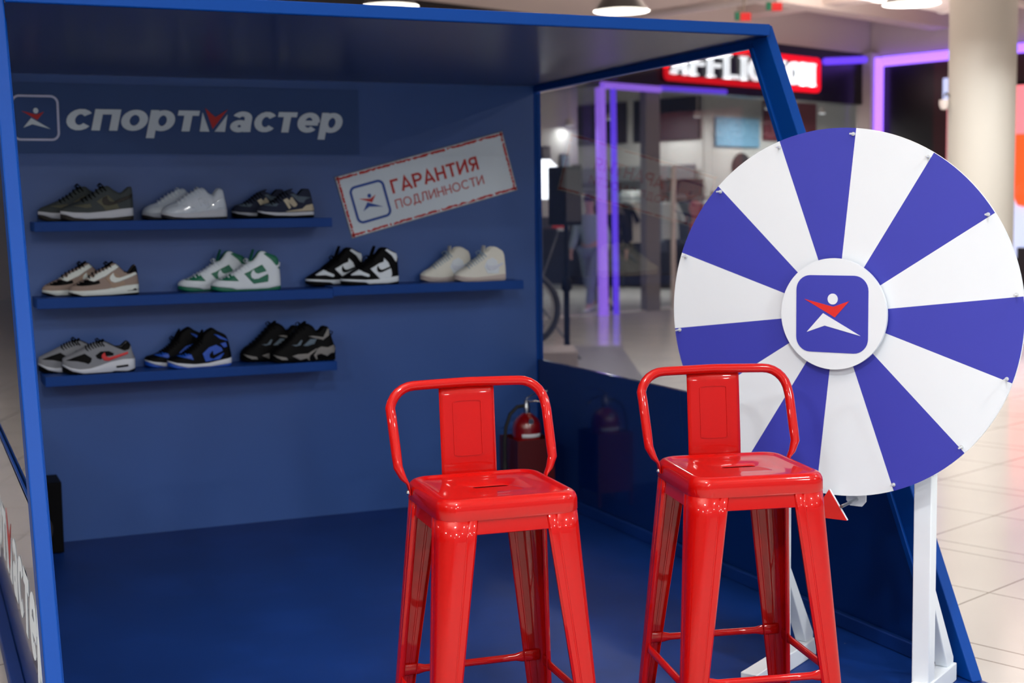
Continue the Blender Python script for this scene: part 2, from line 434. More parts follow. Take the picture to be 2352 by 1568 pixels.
def pendant(i, loc, label):
    g = 'black dome lamps over the hall'
    t = thing('pendant_lamp', label, 'lamp', loc, 0, g)
    outer = [(.03, .20), (.05, .19), (.10, .165), (.17, .11), (.225, .03), (.25, 0.0)]
    inner = [(.245, .002), (.215, .035), (.16, .105), (.09, .15), (.0, .16)]
    MB().lathe(outer, n=36).build('lamp_shade', 'lamp_black', t)
    MB().lathe([(.25, 0), (.245, .002)]+inner[1:], n=36).build('shade_lining', 'lamp_white', t)
    MB().lathe([(0, .045), (.05, .05), (.075, .075), (.07, .11), (.03, .15)], n=24).build('bulb', 'bulb', t)
    MB().tube([(0, 0, .19), (0, 0, 5.0-loc[2])], .008, 8).build('cord', 'lamp_black', t)
    l = lamp('lamp_light', 'AREA', (0, 0, .03), FAR_POWER if loc[1] < -7 else LAMP_POWER, .3); l.parent = t
    l.data.use_shadow = True
LL = ['black dome pendant lamp with white lining above the roof edge, centre of the photo',
      'black dome pendant lamp with a lit bulb beside the round column',
      'black dome pendant lamp cut by the right edge of the photo beyond the column']
order = {0: 'black dome pendant lamp, only its shade top showing over the roof beam', 1: LL[0], 2: LL[1], 3: LL[2]}
for i, p in enumerate(LAMPS):
    pendant(i, p, order.get(i) or 'black dome pendant lamp outside the photo, %s' % ['over the hall left of the booth', 'over the left stool', 'over the right stool', 'right of the prize wheel', 'behind the camera at the far left',
        'just behind the camera', 'behind the camera towards the right', 'far right in front of the booth', 'just outside the right booth glass', 'beyond the left booth side', 'farthest behind the camera', 'far behind the camera at the left'][i-4])

# round column
t = thing('round_column', 'thick round beige column to the right behind the wheel', 'column', tuple(uv(8.256, 2.017, -.1)))
MB().lathe([(.0, 0), (.325, 0), (.325, 5.1), (0, 5.1)], n=64).build('shaft', 'column_beige', t)
MB().box(.31, .36, -.02, .02, 2.02, 2.16).build('wall_plate', 'column_beige', t, bevel=.006)
b = MB(); b.tube([(-.29, .125, 2.62), (-.335, .145, 2.66), (-.345, .15, 2.62)], .012, 8)
b.build('camera_arm', 'dark_steel', t)
b = MB(); b.lathe([(0, -.07), (.035, -.06), (.05, -.02), (.05, .03), (.0, .035)], (-.345, .15, 2.56), 20); b.build('security_camera', 'duct_white', t)

# ------------------------------------------------------------------ shop with the red framed sign (plane v = 9)
struct(mall(MB().box(4, 17.02, 9.0, 9.35, 3.25, 4.15).build('trim_4', 'fascia_black', smooth=False)))
t = thing('shop_sign', 'red framed shop sign with white glowing AFFLICTION letters on black', 'sign', tuple(uv(13.57, 8.99, 3.4)), RZ20)
b = MB(); b.box(-2.04, 2.04, -.02, 0, 0, .56); b.build('backing', 'fascia_black', t)
b = MB(); R = rrect(2.0, .25, .06, 5)
ribbon(b, R, .085, lambda x, y, h: Vector((x, -.02-.05*h, .28+y)), True); b.build('sign_frame', 'sign_glow_red', t)
b = MB(); gc = G_cap(.175)
for c_, s_ in (('О', .66), ('С', .68), ('N', .86), ('Т', .88), ('А', .9)):        # condensed round letters
    gc[c_] = (gc[c_][0]*s_, [([(x*s_, y) for x, y in P], cl) for P, cl in gc[c_][1]])
 
write(b, 'AFFLICTION'.replace('A', 'А').replace('T', 'Т').replace('O', 'О').replace('C', 'С'), gc, .175, .09, (-1.88, -.02, .095), (.37, 0, 0), (0, 0, .37), (0, -.06, 0), width=3.76)
x = -1.88
tot = sum(gc[c][0]+.09 for c in 'АFFLIСТIОN')-.09; k = 3.76/tot
for c in 'АFFLIСТIОN':       # little slab feet and heads
    wc = gc[c][0]
    feet = {'А': (.09, .68), 'F': (.13,), 'L': (.13,), 'I': (.18,), 'Т': (.32,), 'N': (.10, .57)}.get(c, ())
    for fx in feet:
        b.box(x+(fx-.17)*k, x+(fx+.17)*k, -.078, -.02, .095, .125)
        if c in 'FLIN': b.box(x+(fx-.17)*k, x+(fx+.17)*k, -.078, -.02, .435, .465)
    x += (wc+.09)*k
b.build('sign_lettering', 'sign_glow_white', t, smooth=False)

def led(name, pts, r, m, label):
    b = MB(); b.tube([uv(*p) for p in pts], r, 12); o = tag(b.build(name, m), label, 'light'); return o
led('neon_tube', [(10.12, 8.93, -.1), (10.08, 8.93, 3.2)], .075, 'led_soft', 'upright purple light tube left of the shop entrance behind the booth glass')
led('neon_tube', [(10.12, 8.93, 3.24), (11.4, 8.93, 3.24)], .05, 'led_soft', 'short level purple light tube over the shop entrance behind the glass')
led('neon_tube', [(11.42, 8.93, 3.26), (13.0, 8.93, 3.28)], .04, 'led_violet', 'level blue-violet light tube under the red framed sign')
led('neon_tube', [(10.42, 8.95, -.1), (10.38, 8.95, 3.2)], .045, 'led_violet', 'added upright blue-violet glow imitating the glass reflection of the brighter purple tube')  # added glowing tube that imitates the purple tube's reflection in the glass
led('neon_tube', [(15.75, 8.93, 3.93), (16.98, 8.93, 4.04)], .06, 'led_violet', 'level violet light tube on black wall right of the red framed sign')
led('neon_tube', [(17.2, 8.78, -.1), (17.2, 8.78, 4.07)], .085, 'led_purple', 'tall upright lilac light tube left of the column above the wheel')
led('neon_tube', [(17.2, 8.70, 4.0), (17.2, 7.2, 4.0)], .085, 'led_purple', 'level lilac light tube reaching the round column')
led('neon_tube', [(17.2, 7.2, 4.0), (17.2, 4.5, 4.0)], .08, 'led_purple', 'level lilac light tube right of the column at the photo edge')

# shop interior
struct(mall(MB().box(4, 25, 9.2, 21, 3.9, 4.0).build('ceiling', 'store_wall', smooth=False)))
struct(mall(MB().box(4, 25, 9.0, 21, -.099, -.09).build('floor', 'store_floor', smooth=False)))
struct(mall(MB().box(4, 25, 20.8, 21, -.1, 4.0).build('wall_back', 'store_wall', smooth=False)))
struct(mall(MB().box(15.9, 25, 11.5, 11.7, -.1, 4.0).build('wall_front', 'store_wall', smooth=False)))
struct(mall(MB().box(15.88, 16.0, 11.7, 20.8, -.1, 4.0).build('wall_right', 'store_wall', smooth=False)))
struct(mall(MB().box(15.80, 15.88, 11.7, 20.8, -.1, 2.0).build('trim_7', 'store_dark', smooth=False)))
struct(mall(MB().box(15.85, 17.0, 11.42, 11.5, -.1, 1.75).build('trim_8', 'store_dark', smooth=False)))
struct(mall(MB().box(4, 4.1, 9.2, 20.8, -.1, 4.0).build('wall_left', 'store_wall', smooth=False)))
struct(mall(MB().box(11.14, 11.46, 8.98, 9.1, -.1, 3.25).build('trim_5', 'pillar_grey', smooth=False)))
b = MB(); b.box(4, 10.1, 9.05, 9.07, -.05, 3.25); struct(mall(b.build('window_1', 'shop_glass', smooth=False)))
b = MB(); b.box(11.5, 17.02, 9.05, 9.07, -.05, 3.25); struct(mall(b.build('window_2', 'shop_glass', smooth=False)))
tag(mall(MB().box(11.78, 11.86, 9.0, 9.05, -.1, 2.1).build('door_post', 'duct_white', bevel=.01)), 'slim pale metal post right of the grey shop pillar', 'post')

gm = ['white', 'grey_mesh', 'store_dark', 'coat_dark', 'offwhite', 'umber', 'slate_suede', 'print_red', 'cream', 'black_cloth', 'taupe', 'jeans']
ORD = ['first', 'second', 'third', 'fourth', 'fifth', 'sixth', 'seventh', 'eighth', 'ninth', 'tenth', 'eleventh', 'twelfth', 'last']
CN = {'white': 'white', 'grey_mesh': 'grey', 'store_dark': 'charcoal', 'coat_dark': 'navy', 'offwhite': 'off-white', 'umber': 'brown', 'slate_suede': 'slate blue', 'print_red': 'red', 'cream': 'cream', 'black_cloth': 'black', 'taupe': 'taupe', 'jeans': 'pale blue'}
def card(name, u0, u1, v, z0, z1, m, label, cat, group=None, side=False):
    b = MB()
    if side: b.box(v-.04, v, u0, u1, z0, z1)
    else: b.box(u0, u1, v-.04, v, z0, z1)
    return tag(mall(b.build(name, m, bevel=.008)), label, cat, group)
card('wall_poster', 11.75, 13.4, 15.87, 2.75, 3.55, 'store_dark', 'dark wide poster high on the shop side wall, nearer one', 'poster', side=True)
card('wall_poster', 13.6, 20.5, 15.87, 2.75, 3.55, 'store_brown', 'dark brownish wide poster high on the shop wall, farther one', 'poster', side=True)
card('wall_poster', 15.95, 17.3, 11.49, 2.60, 3.15, 'poster_blue', 'pale blue poster in the shop beside the round emblem', 'poster')
card('wall_poster', 17.45, 19.2, 11.49, 2.75, 3.55, 'poster_red', 'dull red poster in the shop behind the slanted booth post', 'poster')
b = MB(); b.prism([(.27*cos(2*pi*i/32), .27*sin(2*pi*i/32)) for i in range(32)], (16.75, 11.49, 2.22), (1, 0, 0), (0, 0, 1), (0, -.05, 0))
tag(mall(b.build('round_emblem', 'store_brown', bevel=.01)), 'round dark brown emblem on the pale shop wall above the wheel', 'sign')
card('rack_header', 11.8, 19.5, 15.8, 2.0, 2.28, 'pillar_grey', 'long grey header board over the clothes racks in the shop', 'board', side=True)
for i in range(9):
    b = MB(); b.box(-.2, .2, -.16, .16, 0, .16+.05*(i % 3)); o = b.build('clothes_stack', gm[(i*7+2) % 12], bevel=.05); o.location = uv(15.62, 12.0+i*.62, 1.55); o.rotation_euler = (0, 0, RZ20)
    tag(o, '%s folded clothes stack, %s along the dark shop shelf' % (CN[gm[(i*7+2) % 12]], ORD[i]), 'clothing', 'folded stacks on the dark shop shelf')
tag(mall(MB().box(15.35, 15.80, 11.75, 17.4, 1.51, 1.55).build('display_shelf', 'store_brown', smooth=False)), 'long dark shelf with clothes stacks on the shop side wall', 'shelf')
for k, (u, z) in enumerate([(8.62, 2.0), (8.98, 2.05), (9.36, 2.2), (9.74, 2.1), (10.0, 1.95)]):
    t = thing('framed_photo', ['small framed photo on the shop glass, leftmost above the softbox', 'second small framed photo from the left on the shop wall',
        'tallest hung small framed photo, middle of the row', 'small framed photo right of the middle of the row', 'rightmost small framed photo beside the purple tube'][k], 'picture', tuple(uv(u, 9.325, z)), RZ20, 'small framed photos in the shop')
    MB().box(-.09, .09, 0, .03, -.16, .16).build('picture_frame', 'store_brown', t, bevel=.006)
    MB().box(-.07, .07, -.005, .0, -.13, .13).build('print', ['jeans', 'poster_blue', 'taupe', 'jeans', 'poster_red'][k], t)

def shop_spot(loc, label, pw=25):
    t = thing('shop_spotlight', label, 'lamp', tuple(uv(*loc)), 0, 'round spotlights in the shop')
    MB().lathe([(.0, .10), (.05, .10), (.07, 0), (.065, 0)], n=24).build('lamp_housing', 'duct_white', t)
    MB().lathe([(0, -.002), (.065, 0)], n=24).build('bulb', 'sign_glow_white', t)
    MB().tube([(0, 0, .1), (0, 0, 3.9-loc[2])], .012, 8).build('cord', 'duct_white', t)
    l = lamp('spot_light', 'AREA', (0, 0, -.02), pw, .14); l.parent = t
struct(mall(MB().box(4.1, 10.05, 9.36, 9.42, 1.35, 3.9).build('wall_front', 'store_wall', smooth=False)))
shop_spot((9.72, 9.2, 2.66), 'bright shop spotlight left of the purple light tubes', 5)
shop_spot((13.2, 11.6, 3.0), 'bright shop spotlight right of the grey pillar', 40)
shop_spot((15.1, 12.2, 3.25), 'shop spotlight in front of the dark posters', 40)
shop_spot((14.6, 10.8, 3.05), 'smaller shop spotlight below the pair of bright ones', 30)
shop_spot((16.4, 10.6, 3.25), 'shop spotlight above the round emblem', 40)
shop_spot((17.7, 10.3, 3.2), 'bright shop spotlight right of the slanted booth post', 60)
shop_spot((8.4, 14.0, 3.2), 'shop spotlight far left behind the corner post', 60)
shop_spot((12.5, 16.0, 3.6), 'shop spotlight deep inside over the racks', 60)

def garment(u, v, z, m, k, label, group, turn=False):
    b = MB(); h = .62+.1*random.random(); wd = .21+.03*random.random()
    P = [(-wd*.9, -h), (wd*.9, -h), (wd*.8, -.12), (wd*1.25, -.34), (wd*1.5, -.30), (wd*.85, -.03), (.06, .02), (0, -.02), (-.06, .02), (-wd*.85, -.03), (-wd*1.5, -.30), (-wd*1.25, -.34), (-wd*.8, -.12)]
    b.prism(P, (0, -.03, 0), (1, 0, 0), (0, 0, 1), (0, .06, 0))
    b.tube([(0, 0, 0), (0, 0, .06), (.02, 0, .08)], .004, 6)
    o = b.build('hanging_shirt', m, bevel=.01); o.location = uv(u, v, z); o.rotation_euler = (0, 0, RZ20+(pi/2-.5+random.random()*.3 if turn else random.uniform(-.5, .5)))
    tag(o, label, 'clothing', group)
def rail(u0, u1, v, z, n, side, label, glabel, lower=None):
    t = thing('clothes_rail', label, 'rack', tuple(uv(u0, v, -.09)) if not side else tuple(uv(v, u0, -.09)), RZ20)
    L = u1-u0; b = MB(); H = z+.09+.08
    P = (lambda a, hh: (a, 0, hh)) if not side else (lambda a, hh: (0, a, hh))
    b.tube([P(0, 0), P(0, H), P(L, H), P(L, 0)], .02, 8); b.build('rail_frame', 'dark_steel', t)
    for i in range(n):
        a = u0+.12+(L-.24)*i/(n-1)
        uu, vv = (a, v) if not side else (v, a)
        mm = gm[(i*5+n+int(z*3)) % 12]
        garment(uu, vv, z, mm, i, '%s shirt, %s from the left %s' % (CN[mm], ORD[i] if i < n-1 else 'last', glabel), label.replace('clothes rail', 'shirts on the rail'), side)
rail(11.75, 14.9, 10.6, 1.55, 13, False, 'clothes rail near the shop glass beside the wheel', 'on the nearer rail by the grey pillar')
rail(12.3, 15.5, 13.4, 1.75, 13, False, 'clothes rail farther inside behind the wheel', 'on the farther rail inside the shop')
rail(8.6, 10.9, 14.0, 1.2, 9, False, 'clothes rail at the left behind the speaker stand', 'on the rail left of the purple tubes')
t = thing('display_table', 'dark shop table with folded clothes behind the bicycle', 'table', tuple(uv(8.9, 10.2, -.09)), RZ20)
MB().box(-.6, .6, -.3, .3, .62, .70).build('tabletop', 'store_brown', t)
for sx in (-.55, .55):
    for sy in (-.25, .25): MB().box(sx-.03, sx+.03, sy-.03, sy+.03, 0, .62).build('leg', 'dark_steel', t)
for i, (x, z, m) in enumerate([(-.40, .61, 'white'), (-.40, .71, 'offwhite'), (.0, .61, 'cream'), (.0, .71, 'white'), (.4, .61, 'grey_mesh')]):
    b = MB(); b.box(-.17, .17, -.13, .13, 0, .095); o = b.build('folded_shirt', m, bevel=.03); o.location = uv(8.9+x, 10.2, z)
    o.rotation_euler = (0, 0, RZ20+.1*i); tag(o, ['white folded shirt, lower left on the dark shop table', 'off-white folded shirt on top at the left of the shop table',
        'cream folded shirt, bottom of the middle stack', 'white folded shirt on top of the middle stack', 'grey folded shirt at the right of the shop table'][i], 'clothing', 'folded shirts on the shop table')

# softbox lamp behind the booth corner
D = Vector((0, 0, 0)) 
t = thing('softbox_lamp', 'bright white softbox lamp seen at the corner of the booth', 'lamp', (2.995, 6.435, -.1), radians(-20))
b = MB(); b.prism([(.215*cos(2*pi*(i+.5)/8), .215*sin(2*pi*(i+.5)/8)) for i in range(8)], (0, 0, 1.851), (1, 0, 0), (0, 0, 1), (0, -.03, 0)); b.build('diffuser', 'softbox', t)
b = MB(); b.loft([[(r*cos(2*pi*(i+.5)/8), y, 1.851+r*sin(2*pi*(i+.5)/8)) for i in range(8)] for r, y in ((.215, 0), (.09, .22), (.06, .26))], True, False, True); b.build('reflector', 'black_cloth', t)
b = MB(); b.tube([(0, .2, .3), (0, .2, 1.8)], .015, 8); b.build('stand_pole', 'dark_steel', t)
for a in (0, 120, 240): MB().tube([(0, .2, .55), (.4*cos(radians(a)), .2+.4*sin(radians(a)), .0)], .012, 8).build('leg', 'dark_steel', t)

# speaker on a pole
t = thing('speaker_stand', 'black speaker stand seen through the booth glass', 'stand', (2.33, 4.5, -.1), radians(15))
MB().tube([(0, 0, .02), (0, 0, .9)], .026, 16).build('pole', 'black', t)
MB().tube([(0, 0, .9), (0, 0, 1.41)], .018, 16).build('upper_pole', 'black', t)
MB().lathe([(.03, .84), (.045, .86), (.045, .93), (.02, .97)], n=20).build('collar', 'black', t)
MB().lathe([(0, 0), (.2, 0), (.2, .012), (.18, .02), (0, .022)], n=40).build('round_base', 'black', t)
t = thing('loudspeaker', 'black upright loudspeaker on the pole stand behind the glass', 'speaker', (2.33, 4.5, 1.31), radians(15))
MB().box(-.1, .1, -.1, .12, 0, .50).build('cabinet', 'black', t, bevel=.012)
b = MB(); b.box(-.085, .085, -.108, -.1, .03, .47); b.build('grille', 'store_dark', t, bevel=.003)
b = MB(); b.tube([Vector((2.3, 4.6, 1.25)).lerp(Vector((1.35, 4.2, .05)), i/10)+Vector((0, 0, -.25*sin(pi*i/10))) for i in range(11)], .008, 8)
tag(b.build('speaker_cable', 'dark_steel'), 'thin grey cable sagging from the speaker stand', 'cable')

# bicycle wheel showing beyond the corner
t = thing('bicycle', 'black bicycle standing on grey plinth, only its wheel showing at the corner', 'bicycle', tuple(Vector((1.733, 4.132, .305))), radians(-22))
def ringtube(mb, c, R, r, n=48, k=10):
    mb.loft([[(c[0]+(R+r*cos(2*pi*j/k))*cos(2*pi*i/n), c[1]+r*sin(2*pi*j/k), c[2]+(R+r*cos(2*pi*j/k))*sin(2*pi*i/n)) for j in range(k)] for i in range(n+1)], True)
for cx, nm in ((0, 'front'), (-1.02, 'rear')):
    b = MB(); ringtube(b, (cx, 0, .33), .305, .026); tr = b.build('tire', 'tire', t)
    b = MB(); ringtube(b, (cx, 0, .33), .272, .013); b.build('rim', 'rim_grey', t)
    b = MB()
    for i in range(24):
        a = 2*pi*i/24; b.tube([(cx+.02*cos(a+1), .02*(-1)**i, .33+.02*sin(a+1)), (cx+.265*cos(a), 0, .33+.265*sin(a))], .0015, 5)
    b.lathe([(0, -.04), (.02, -.04), (.02, .04), (0, .04)], (0, 0, 0)) if False else None
    b.build('spokes', 'rim_grey', t)
b = MB()
for p, q in (((0, .33), (-.10, .80)), ((-.10, .72), (-.62, .78)), ((-.10, .64), (-.58, .33)), ((-.58, .33), (-.66, .86)), ((-1.02, .33), (-.62, .76)), ((-1.02, .33), (-.58, .33))):
    b.tube([(p[0], 0, p[1]), (q[0], 0, q[1])], .018, 10)
b.build('frame', 'black', t)
MB().tube([(-.12, -.27, .92), (-.10, -.1, .90), (-.10, .1, .90), (-.12, .27, .92)], .013, 8).build('handlebar', 'dark_steel', t)
MB().tube([(-.10, 0, .80), (-.10, 0, .90)], .013, 8).build('stem', 'dark_steel', t)
b = MB(); b.loft([[(-.68+x, y*wd, .875+z) for y, z in ((-1, 0), (-.6, .02), (.6, .02), (1, 0), (.6, -.02), (-.6, -.02))] for x, wd in ((-.12, .07), (-.05, .07), (.06, .03), (.13, .015))], True, True, True); b.build('saddle', 'black', t)
o = MB().box(-1.5, .45, -.28, .28, 0, .40).build('plinth', 'pedestal_grey', bevel=.01); o.location = (1.733, 4.132, -.1); o.rotation_euler = (0, 0, radians(-22))
tag(o, 'low grey plinth under the bicycle', 'plinth')

tag(MB().prism([(3.936, 7.878), (4.465, 7.558), (3.186, 4.673), (2.602, 5.006)], (0, 0, -.0995), (1, 0, 0), (0, 1, 0), (0, 0, .008)).build('floor_mat', 'pillar_grey', smooth=False), 'long grey mat on the tiles beyond the booth glass', 'mat')
for P_, lab in (((6.387, 7.36, 3.736), 'small red and green tag hanging under the ceiling, higher of two'), ((6.051, 7.493, 3.626), 'small red and green tag hanging under the ceiling, lower of two')):
    t = thing('hanging_tag', lab, 'tag', P_, radians(-23))
    MB().box(-.10, -.04, -.02, .02, -.04, .05).build('green_band', 'green', t); MB().box(-.04, .08, -.02, .02, -.05, .04).build('red_band', 'red', t)
    MB().tube([(0, 0, .04), (0, 0, 5.0-P_[2])], .01, 6).build('cord', 'duct_dark', t)

# people at the shop entrance
def skin_obj(name, nodes, edges, m, parent=None, sub=2, root=0):
    me = bpy.data.meshes.new(name); me.from_pydata([n[:3] for n in nodes], edges, []); me.materials.append(MATS[m])
    o = bpy.data.objects.new(name, me); COL.objects.link(o)
    k = o.modifiers.new('skin', 'SKIN'); k.use_smooth_shade = True
    if not me.skin_vertices: me.skin_vertices
    for i, v in enumerate(me.skin_vertices[0].data if me.skin_vertices else []):
        v.radius = (nodes[i][3], nodes[i][4] if len(nodes[i]) > 4 else nodes[i][3]); v.use_root = (i == root)
    s = o.modifiers.new('sub', 'SUBSURF'); s.levels = sub; s.render_levels = sub
    if parent: o.parent = parent
    return o
def bake_skin(nodes, edges, sub=2, root=0):
    """grow a skinned body once and keep it as plain mesh"""
    me = bpy.data.meshes.new('tmp'); me.from_pydata([n[:3] for n in nodes], edges, [])
    o = bpy.data.objects.new('tmp', me); COL.objects.link(o)
    o.modifiers.new('skin', 'SKIN')
    bm = bmesh.new(); bm.from_mesh(me); lay = bm.verts.layers.skin.verify()
    for i, v in enumerate(bm.verts):
        v[lay].radius = (nodes[i][3], nodes[i][4] if len(nodes[i]) > 4 else nodes[i][3]); v[lay].use_root = (i == root)
    bm.to_mesh(me); bm.free()
    s = o.modifiers.new('sub', 'SUBSURF'); s.levels = sub
    r = bpy.data.meshes.new_from_object(o.evaluated_get(bpy.context.evaluated_depsgraph_get()))
    bpy.data.objects.remove(o)
    r.polygons.foreach_set('use_smooth', [True]*len(r.polygons)); r.update()
    return r
def mesh_part(name, me, m, parent):
    me.name = name; me.materials.clear(); me.materials.append(MATS[m])
    o = bpy.data.objects.new(name, me); COL.objects.link(o); o.parent = parent; return o
def walker(label, loc, rz, top, legs, hair, long_coat, stride=.32, group=None):
    t = thing('person', label, 'person', loc, rz, group)
    S = stride
    # x = sideways, -y = walking direction; joints
    N = [(0, 0, .96, .12, .09), (0, 0, 1.12, .115, .085), (0, .0, 1.32, .14, .095), (0, 0, 1.46, .07, .06), (0, -.01, 1.54, .05, .05), (0, -.02, 1.61, .075, .085), (0, -.015, 1.70, .08, .09),
         (.10, 0, .90, .085), (.10, -S*.45, .50, .06), (.10, -S*.75, .10, .042), (.10, -S*.75-.10, .045, .038),
         (-.10, 0, .90, .085), (-.10, S*.25, .50, .06), (-.10, S*.85, .14, .042), (-.10, S*.80-.08, .06, .038),
         (.19, 0, 1.40, .052), (.24, .10, 1.13, .042), (.24, .02, .90, .032), (-.19, 0, 1.40, .052), (-.24, -.04, 1.13, .042), (-.24, -.16, .93, .032)]
    E = [(0, 1), (1, 2), (2, 3), (3, 4), (4, 5), (5, 6), (0, 7), (7, 8), (8, 9), (9, 10), (0, 11), (11, 12), (12, 13), (13, 14), (2, 15), (15, 16), (16, 17), (2, 18), (18, 19), (19, 20)]
    # hands with fingers
    for hi, sx in ((17, 1), (20, -1)):
        hx, hy, hz = N[hi][:3]; k = len(N); N.append((hx, hy-.01, hz-.06, .026, .014)); E.append((hi, k))
        for f in range(4):
            a = len(N); N.append((hx+.004, hy-.035+.017*f, hz-.105, .009)); N.append((hx-.01*sx, hy-.04+.017*f, hz-.15+.006*abs(f-1.5), .007)); E += [(k, a), (a, a+1)]
        a = len(N); N.append((hx-.005*sx, hy-.055, hz-.07, .009)); N.append((hx-.01*sx, hy-.065, hz-.10, .008)); E += [(k, a), (a, a+1)]
    mesh_part('body', bake_skin(N, E), 'skin', t)
    g = .014
    def grow(ids, edges, extra, m, name, rt=0):
        NN = [(N[i][0], N[i][1], N[i][2], N[i][3]+extra, (N[i][4] if len(N[i]) > 4 else N[i][3])+extra) for i in ids]
        mesh_part(name, bake_skin(NN, edges, 2, rt), m, t)
    grow([0, 7, 8, 9, 11, 12, 13], [(0, 1), (1, 2), (2, 3), (0, 4), (4, 5), (5, 6)], .016 if not long_coat else .008, legs, 'trousers')
    grow([0, 1, 2, 3, 15, 16, 17, 18, 19, 20], [(0, 1), (1, 2), (2, 3), (2, 4), (4, 5), (5, 6), (2, 7), (7, 8), (8, 9)], .022, top, 'jacket')
    if long_coat:
        MB().loft([[(a*cos(2*pi*i/20), b_*sin(2*pi*i/20)+yo, z) for i in range(20)] for a, b_, yo, z in ((.16, .12, 0, 1.15), (.18, .14, 0, .95), (.22, .2, .01, .72), (.24, .24, .02, .58))]).build('coat_skirt', top, t, solid=.01)
    b = MB()
    b.loft([[(.098*sin(pi*k/7)*cos(2*pi*i/16), -.005+.105*sin(pi*k/7)*sin(2*pi*i/16)+.01, 1.69+.115*cos(pi*k/7)) for i in range(16)] for k in range(0, 5)])
    if long_coat: b.loft([[(.09*cos(2*pi*i/16), .05+.05*sin(2*pi*i/16), z) for i in range(16)] for z in (1.70, 1.5, 1.42)])
    b.build('hair', hair, t)
    # face
    MB().loft([[(.012*cos(2*pi*i/8)*s, -.112-.02*s2, 1.635+.02*sin(2*pi*i/8)*s) for i in range(8)] for s, s2 in ((1, 0), (.6, .8), (.1, 1))]).build('nose', 'skin', t)
    for sx, nm in ((.03, 1), (-.03, 1)): MB().lathe([(0, .008), (.008, .004), (.01, -.002)], (sx, -.095, 1.665), 10).build('eye', 'black', t)
    for y0, sx in ((-S*.75, .10), (S*.82, -.10)):
        MB().loft([[(sx+.045*w_*cos(2*pi*i/14), y0-.03+yy, zz+.03*hh*sin(2*pi*i/14)) for i in range(14)] for yy, w_, hh, zz in ((.08, .7, .8, .05), (.04, 1, 1.2, .055), (-.05, 1, 1, .045), (-.13, 1, .8, .04), (-.17, .6, .6, .035))], True, True, True).build('shoe', 'offwhite' if not long_coat else 'black', t)
    return t
t = walker('person in pale shirt and light jeans walking past the shop', tuple(uv(10.45, 9.5, -.09)), RZ20+radians(-75), 'shirt_pale', 'jeans', 'hair_brown', False)
t = walker('person in dark long coat and black leggings walking into the shop', tuple(uv(11.02, 9.6, -.09)), RZ20+radians(-60), 'coat_dark', 'leggings', 'hair_brown', True, .26)

# ------------------------------------------------------------------ shops on the right (plane u = 17.26)
struct(mall(MB().box(17.30, 17.4, 7.75, 8.85, -.1, 3.95).build('wall_right', 'fascia_black', smooth=False)))
struct(mall(MB().box(17.30, 17.4, 6.6, 7.75, -.1, 3.95).build('wall_right', 'maroon', smooth=False)))
card('sign_panel', 7.25, 7.55, 17.29, 3.15, 3.62, 'screen_blue', 'small pale blue lit sign panel left of the column', 'sign', side=True)
card('light_strip', 7.38, 7.46, 17.29, -.1, 3.1, 'screen_pink', 'thin upright pink light strip beside the column', 'light', side=True)
struct(mall(MB().box(17.30, 17.4, -8, 6.6, 3.4, 3.95).build('trim_6', 'maroon', smooth=False)))
t = thing('advertising_screen', 'tall glowing orange and pink advertising screen at the right edge', 'screen', tuple(uv(17.28, 5.0, .55)), RZ20)
for nm, z0, z1, m in (('screen_top', 2.05, 2.85, 'screen_pink'), ('screen_middle', 1.05, 2.05, 'screen_orange'), ('screen_bottom', .0, 1.05, 'screen_blue')):
    MB().box(-.06, 0, -1.4, 1.26, z0, z1).build(nm, m, t)
b = MB(); b.box(-.08, .0, -1.42, 1.28, -.06, 0); b.box(-.08, 0, -1.42, 1.28, 2.85, 2.9); b.build('screen_frame', 'black', t)
b = MB(); b.lathe([(0, -.22), (.15, -.17), (.22, 0), (.15, .17), (0, .22)], (-.02, 1.0, 1.05), 20); b.build('picture_ball', 'screen_orange', t)
struct(mall(MB().box(17.30, 17.4, -8, 6.6, -.1, .49).build('wall_right', 'store_dark', smooth=False)))
struct(mall(MB().box(17.38, 17.5, -8, 6.6, .49, 3.4).build('wall_right', 'store_brown', smooth=False)))
card('waste_bin', 5.2, 5.8, 16.6, -.1, .75, 'store_dark', 'dark boxy bin on the floor in front of the orange screen', 'bin', side=True)

# hall objects seen past the left edge through and in the booth's left pane
card('notice_board', -2.2, 2.0, -13.9, .9, 2.6, 'store_brown', 'brown board on the far left wall of the hall', 'board', side=True)
card('shelf_unit', 3.0, 9.0, -13.8, -.1, 2.2, 'taupe', 'pale shelf unit far left beyond the booth pane', 'shelf', side=True)

# ------------------------------------------------------------------ the booth
H = 2.05; WX = -2.595
def fy(z): return -3.16+1.11*z/H          # slanted front line
bt = thing('exhibition_booth', 'blue open-fronted trade booth with slanted side frames and glass sides', 'booth', (0, 0, -.1))
Z0 = .1                                     # booth floor above its own base
def bz(mb):                                 # booth parts are modelled with the deck top at z = 0
    mb.v = [(x, y, z+Z0) for x, y, z in mb.v]; return mb
bz(MB().box(-2.640, .045, -3.75, .03, -.098, 0)).build('floor_deck', 'deck_blue', bt, smooth=False, bevel=.002)
b = bz(MB().box(WX, 0, .0, .02, .001, H+.04)); b.build('back_panel', 'wall_blue', bt, smooth=False)
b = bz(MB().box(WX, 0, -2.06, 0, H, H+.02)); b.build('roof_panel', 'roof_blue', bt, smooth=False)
b = bz(MB().box(-2.594, -.001, -2.075, -2.02, H+.001, H+.042)); b.build('roof_beam', 'booth_blue', bt, bevel=.004)
bz(MB().box(.0, .04, .0, .035, .001, H+.04)).build('corner_post', 'booth_blue', bt, bevel=.003)
bz(MB().box(-2.635, -2.596, .0, .035, .001, H+.04)).build('corner_post', 'booth_blue', bt, bevel=.003)
SL = 1.11/H
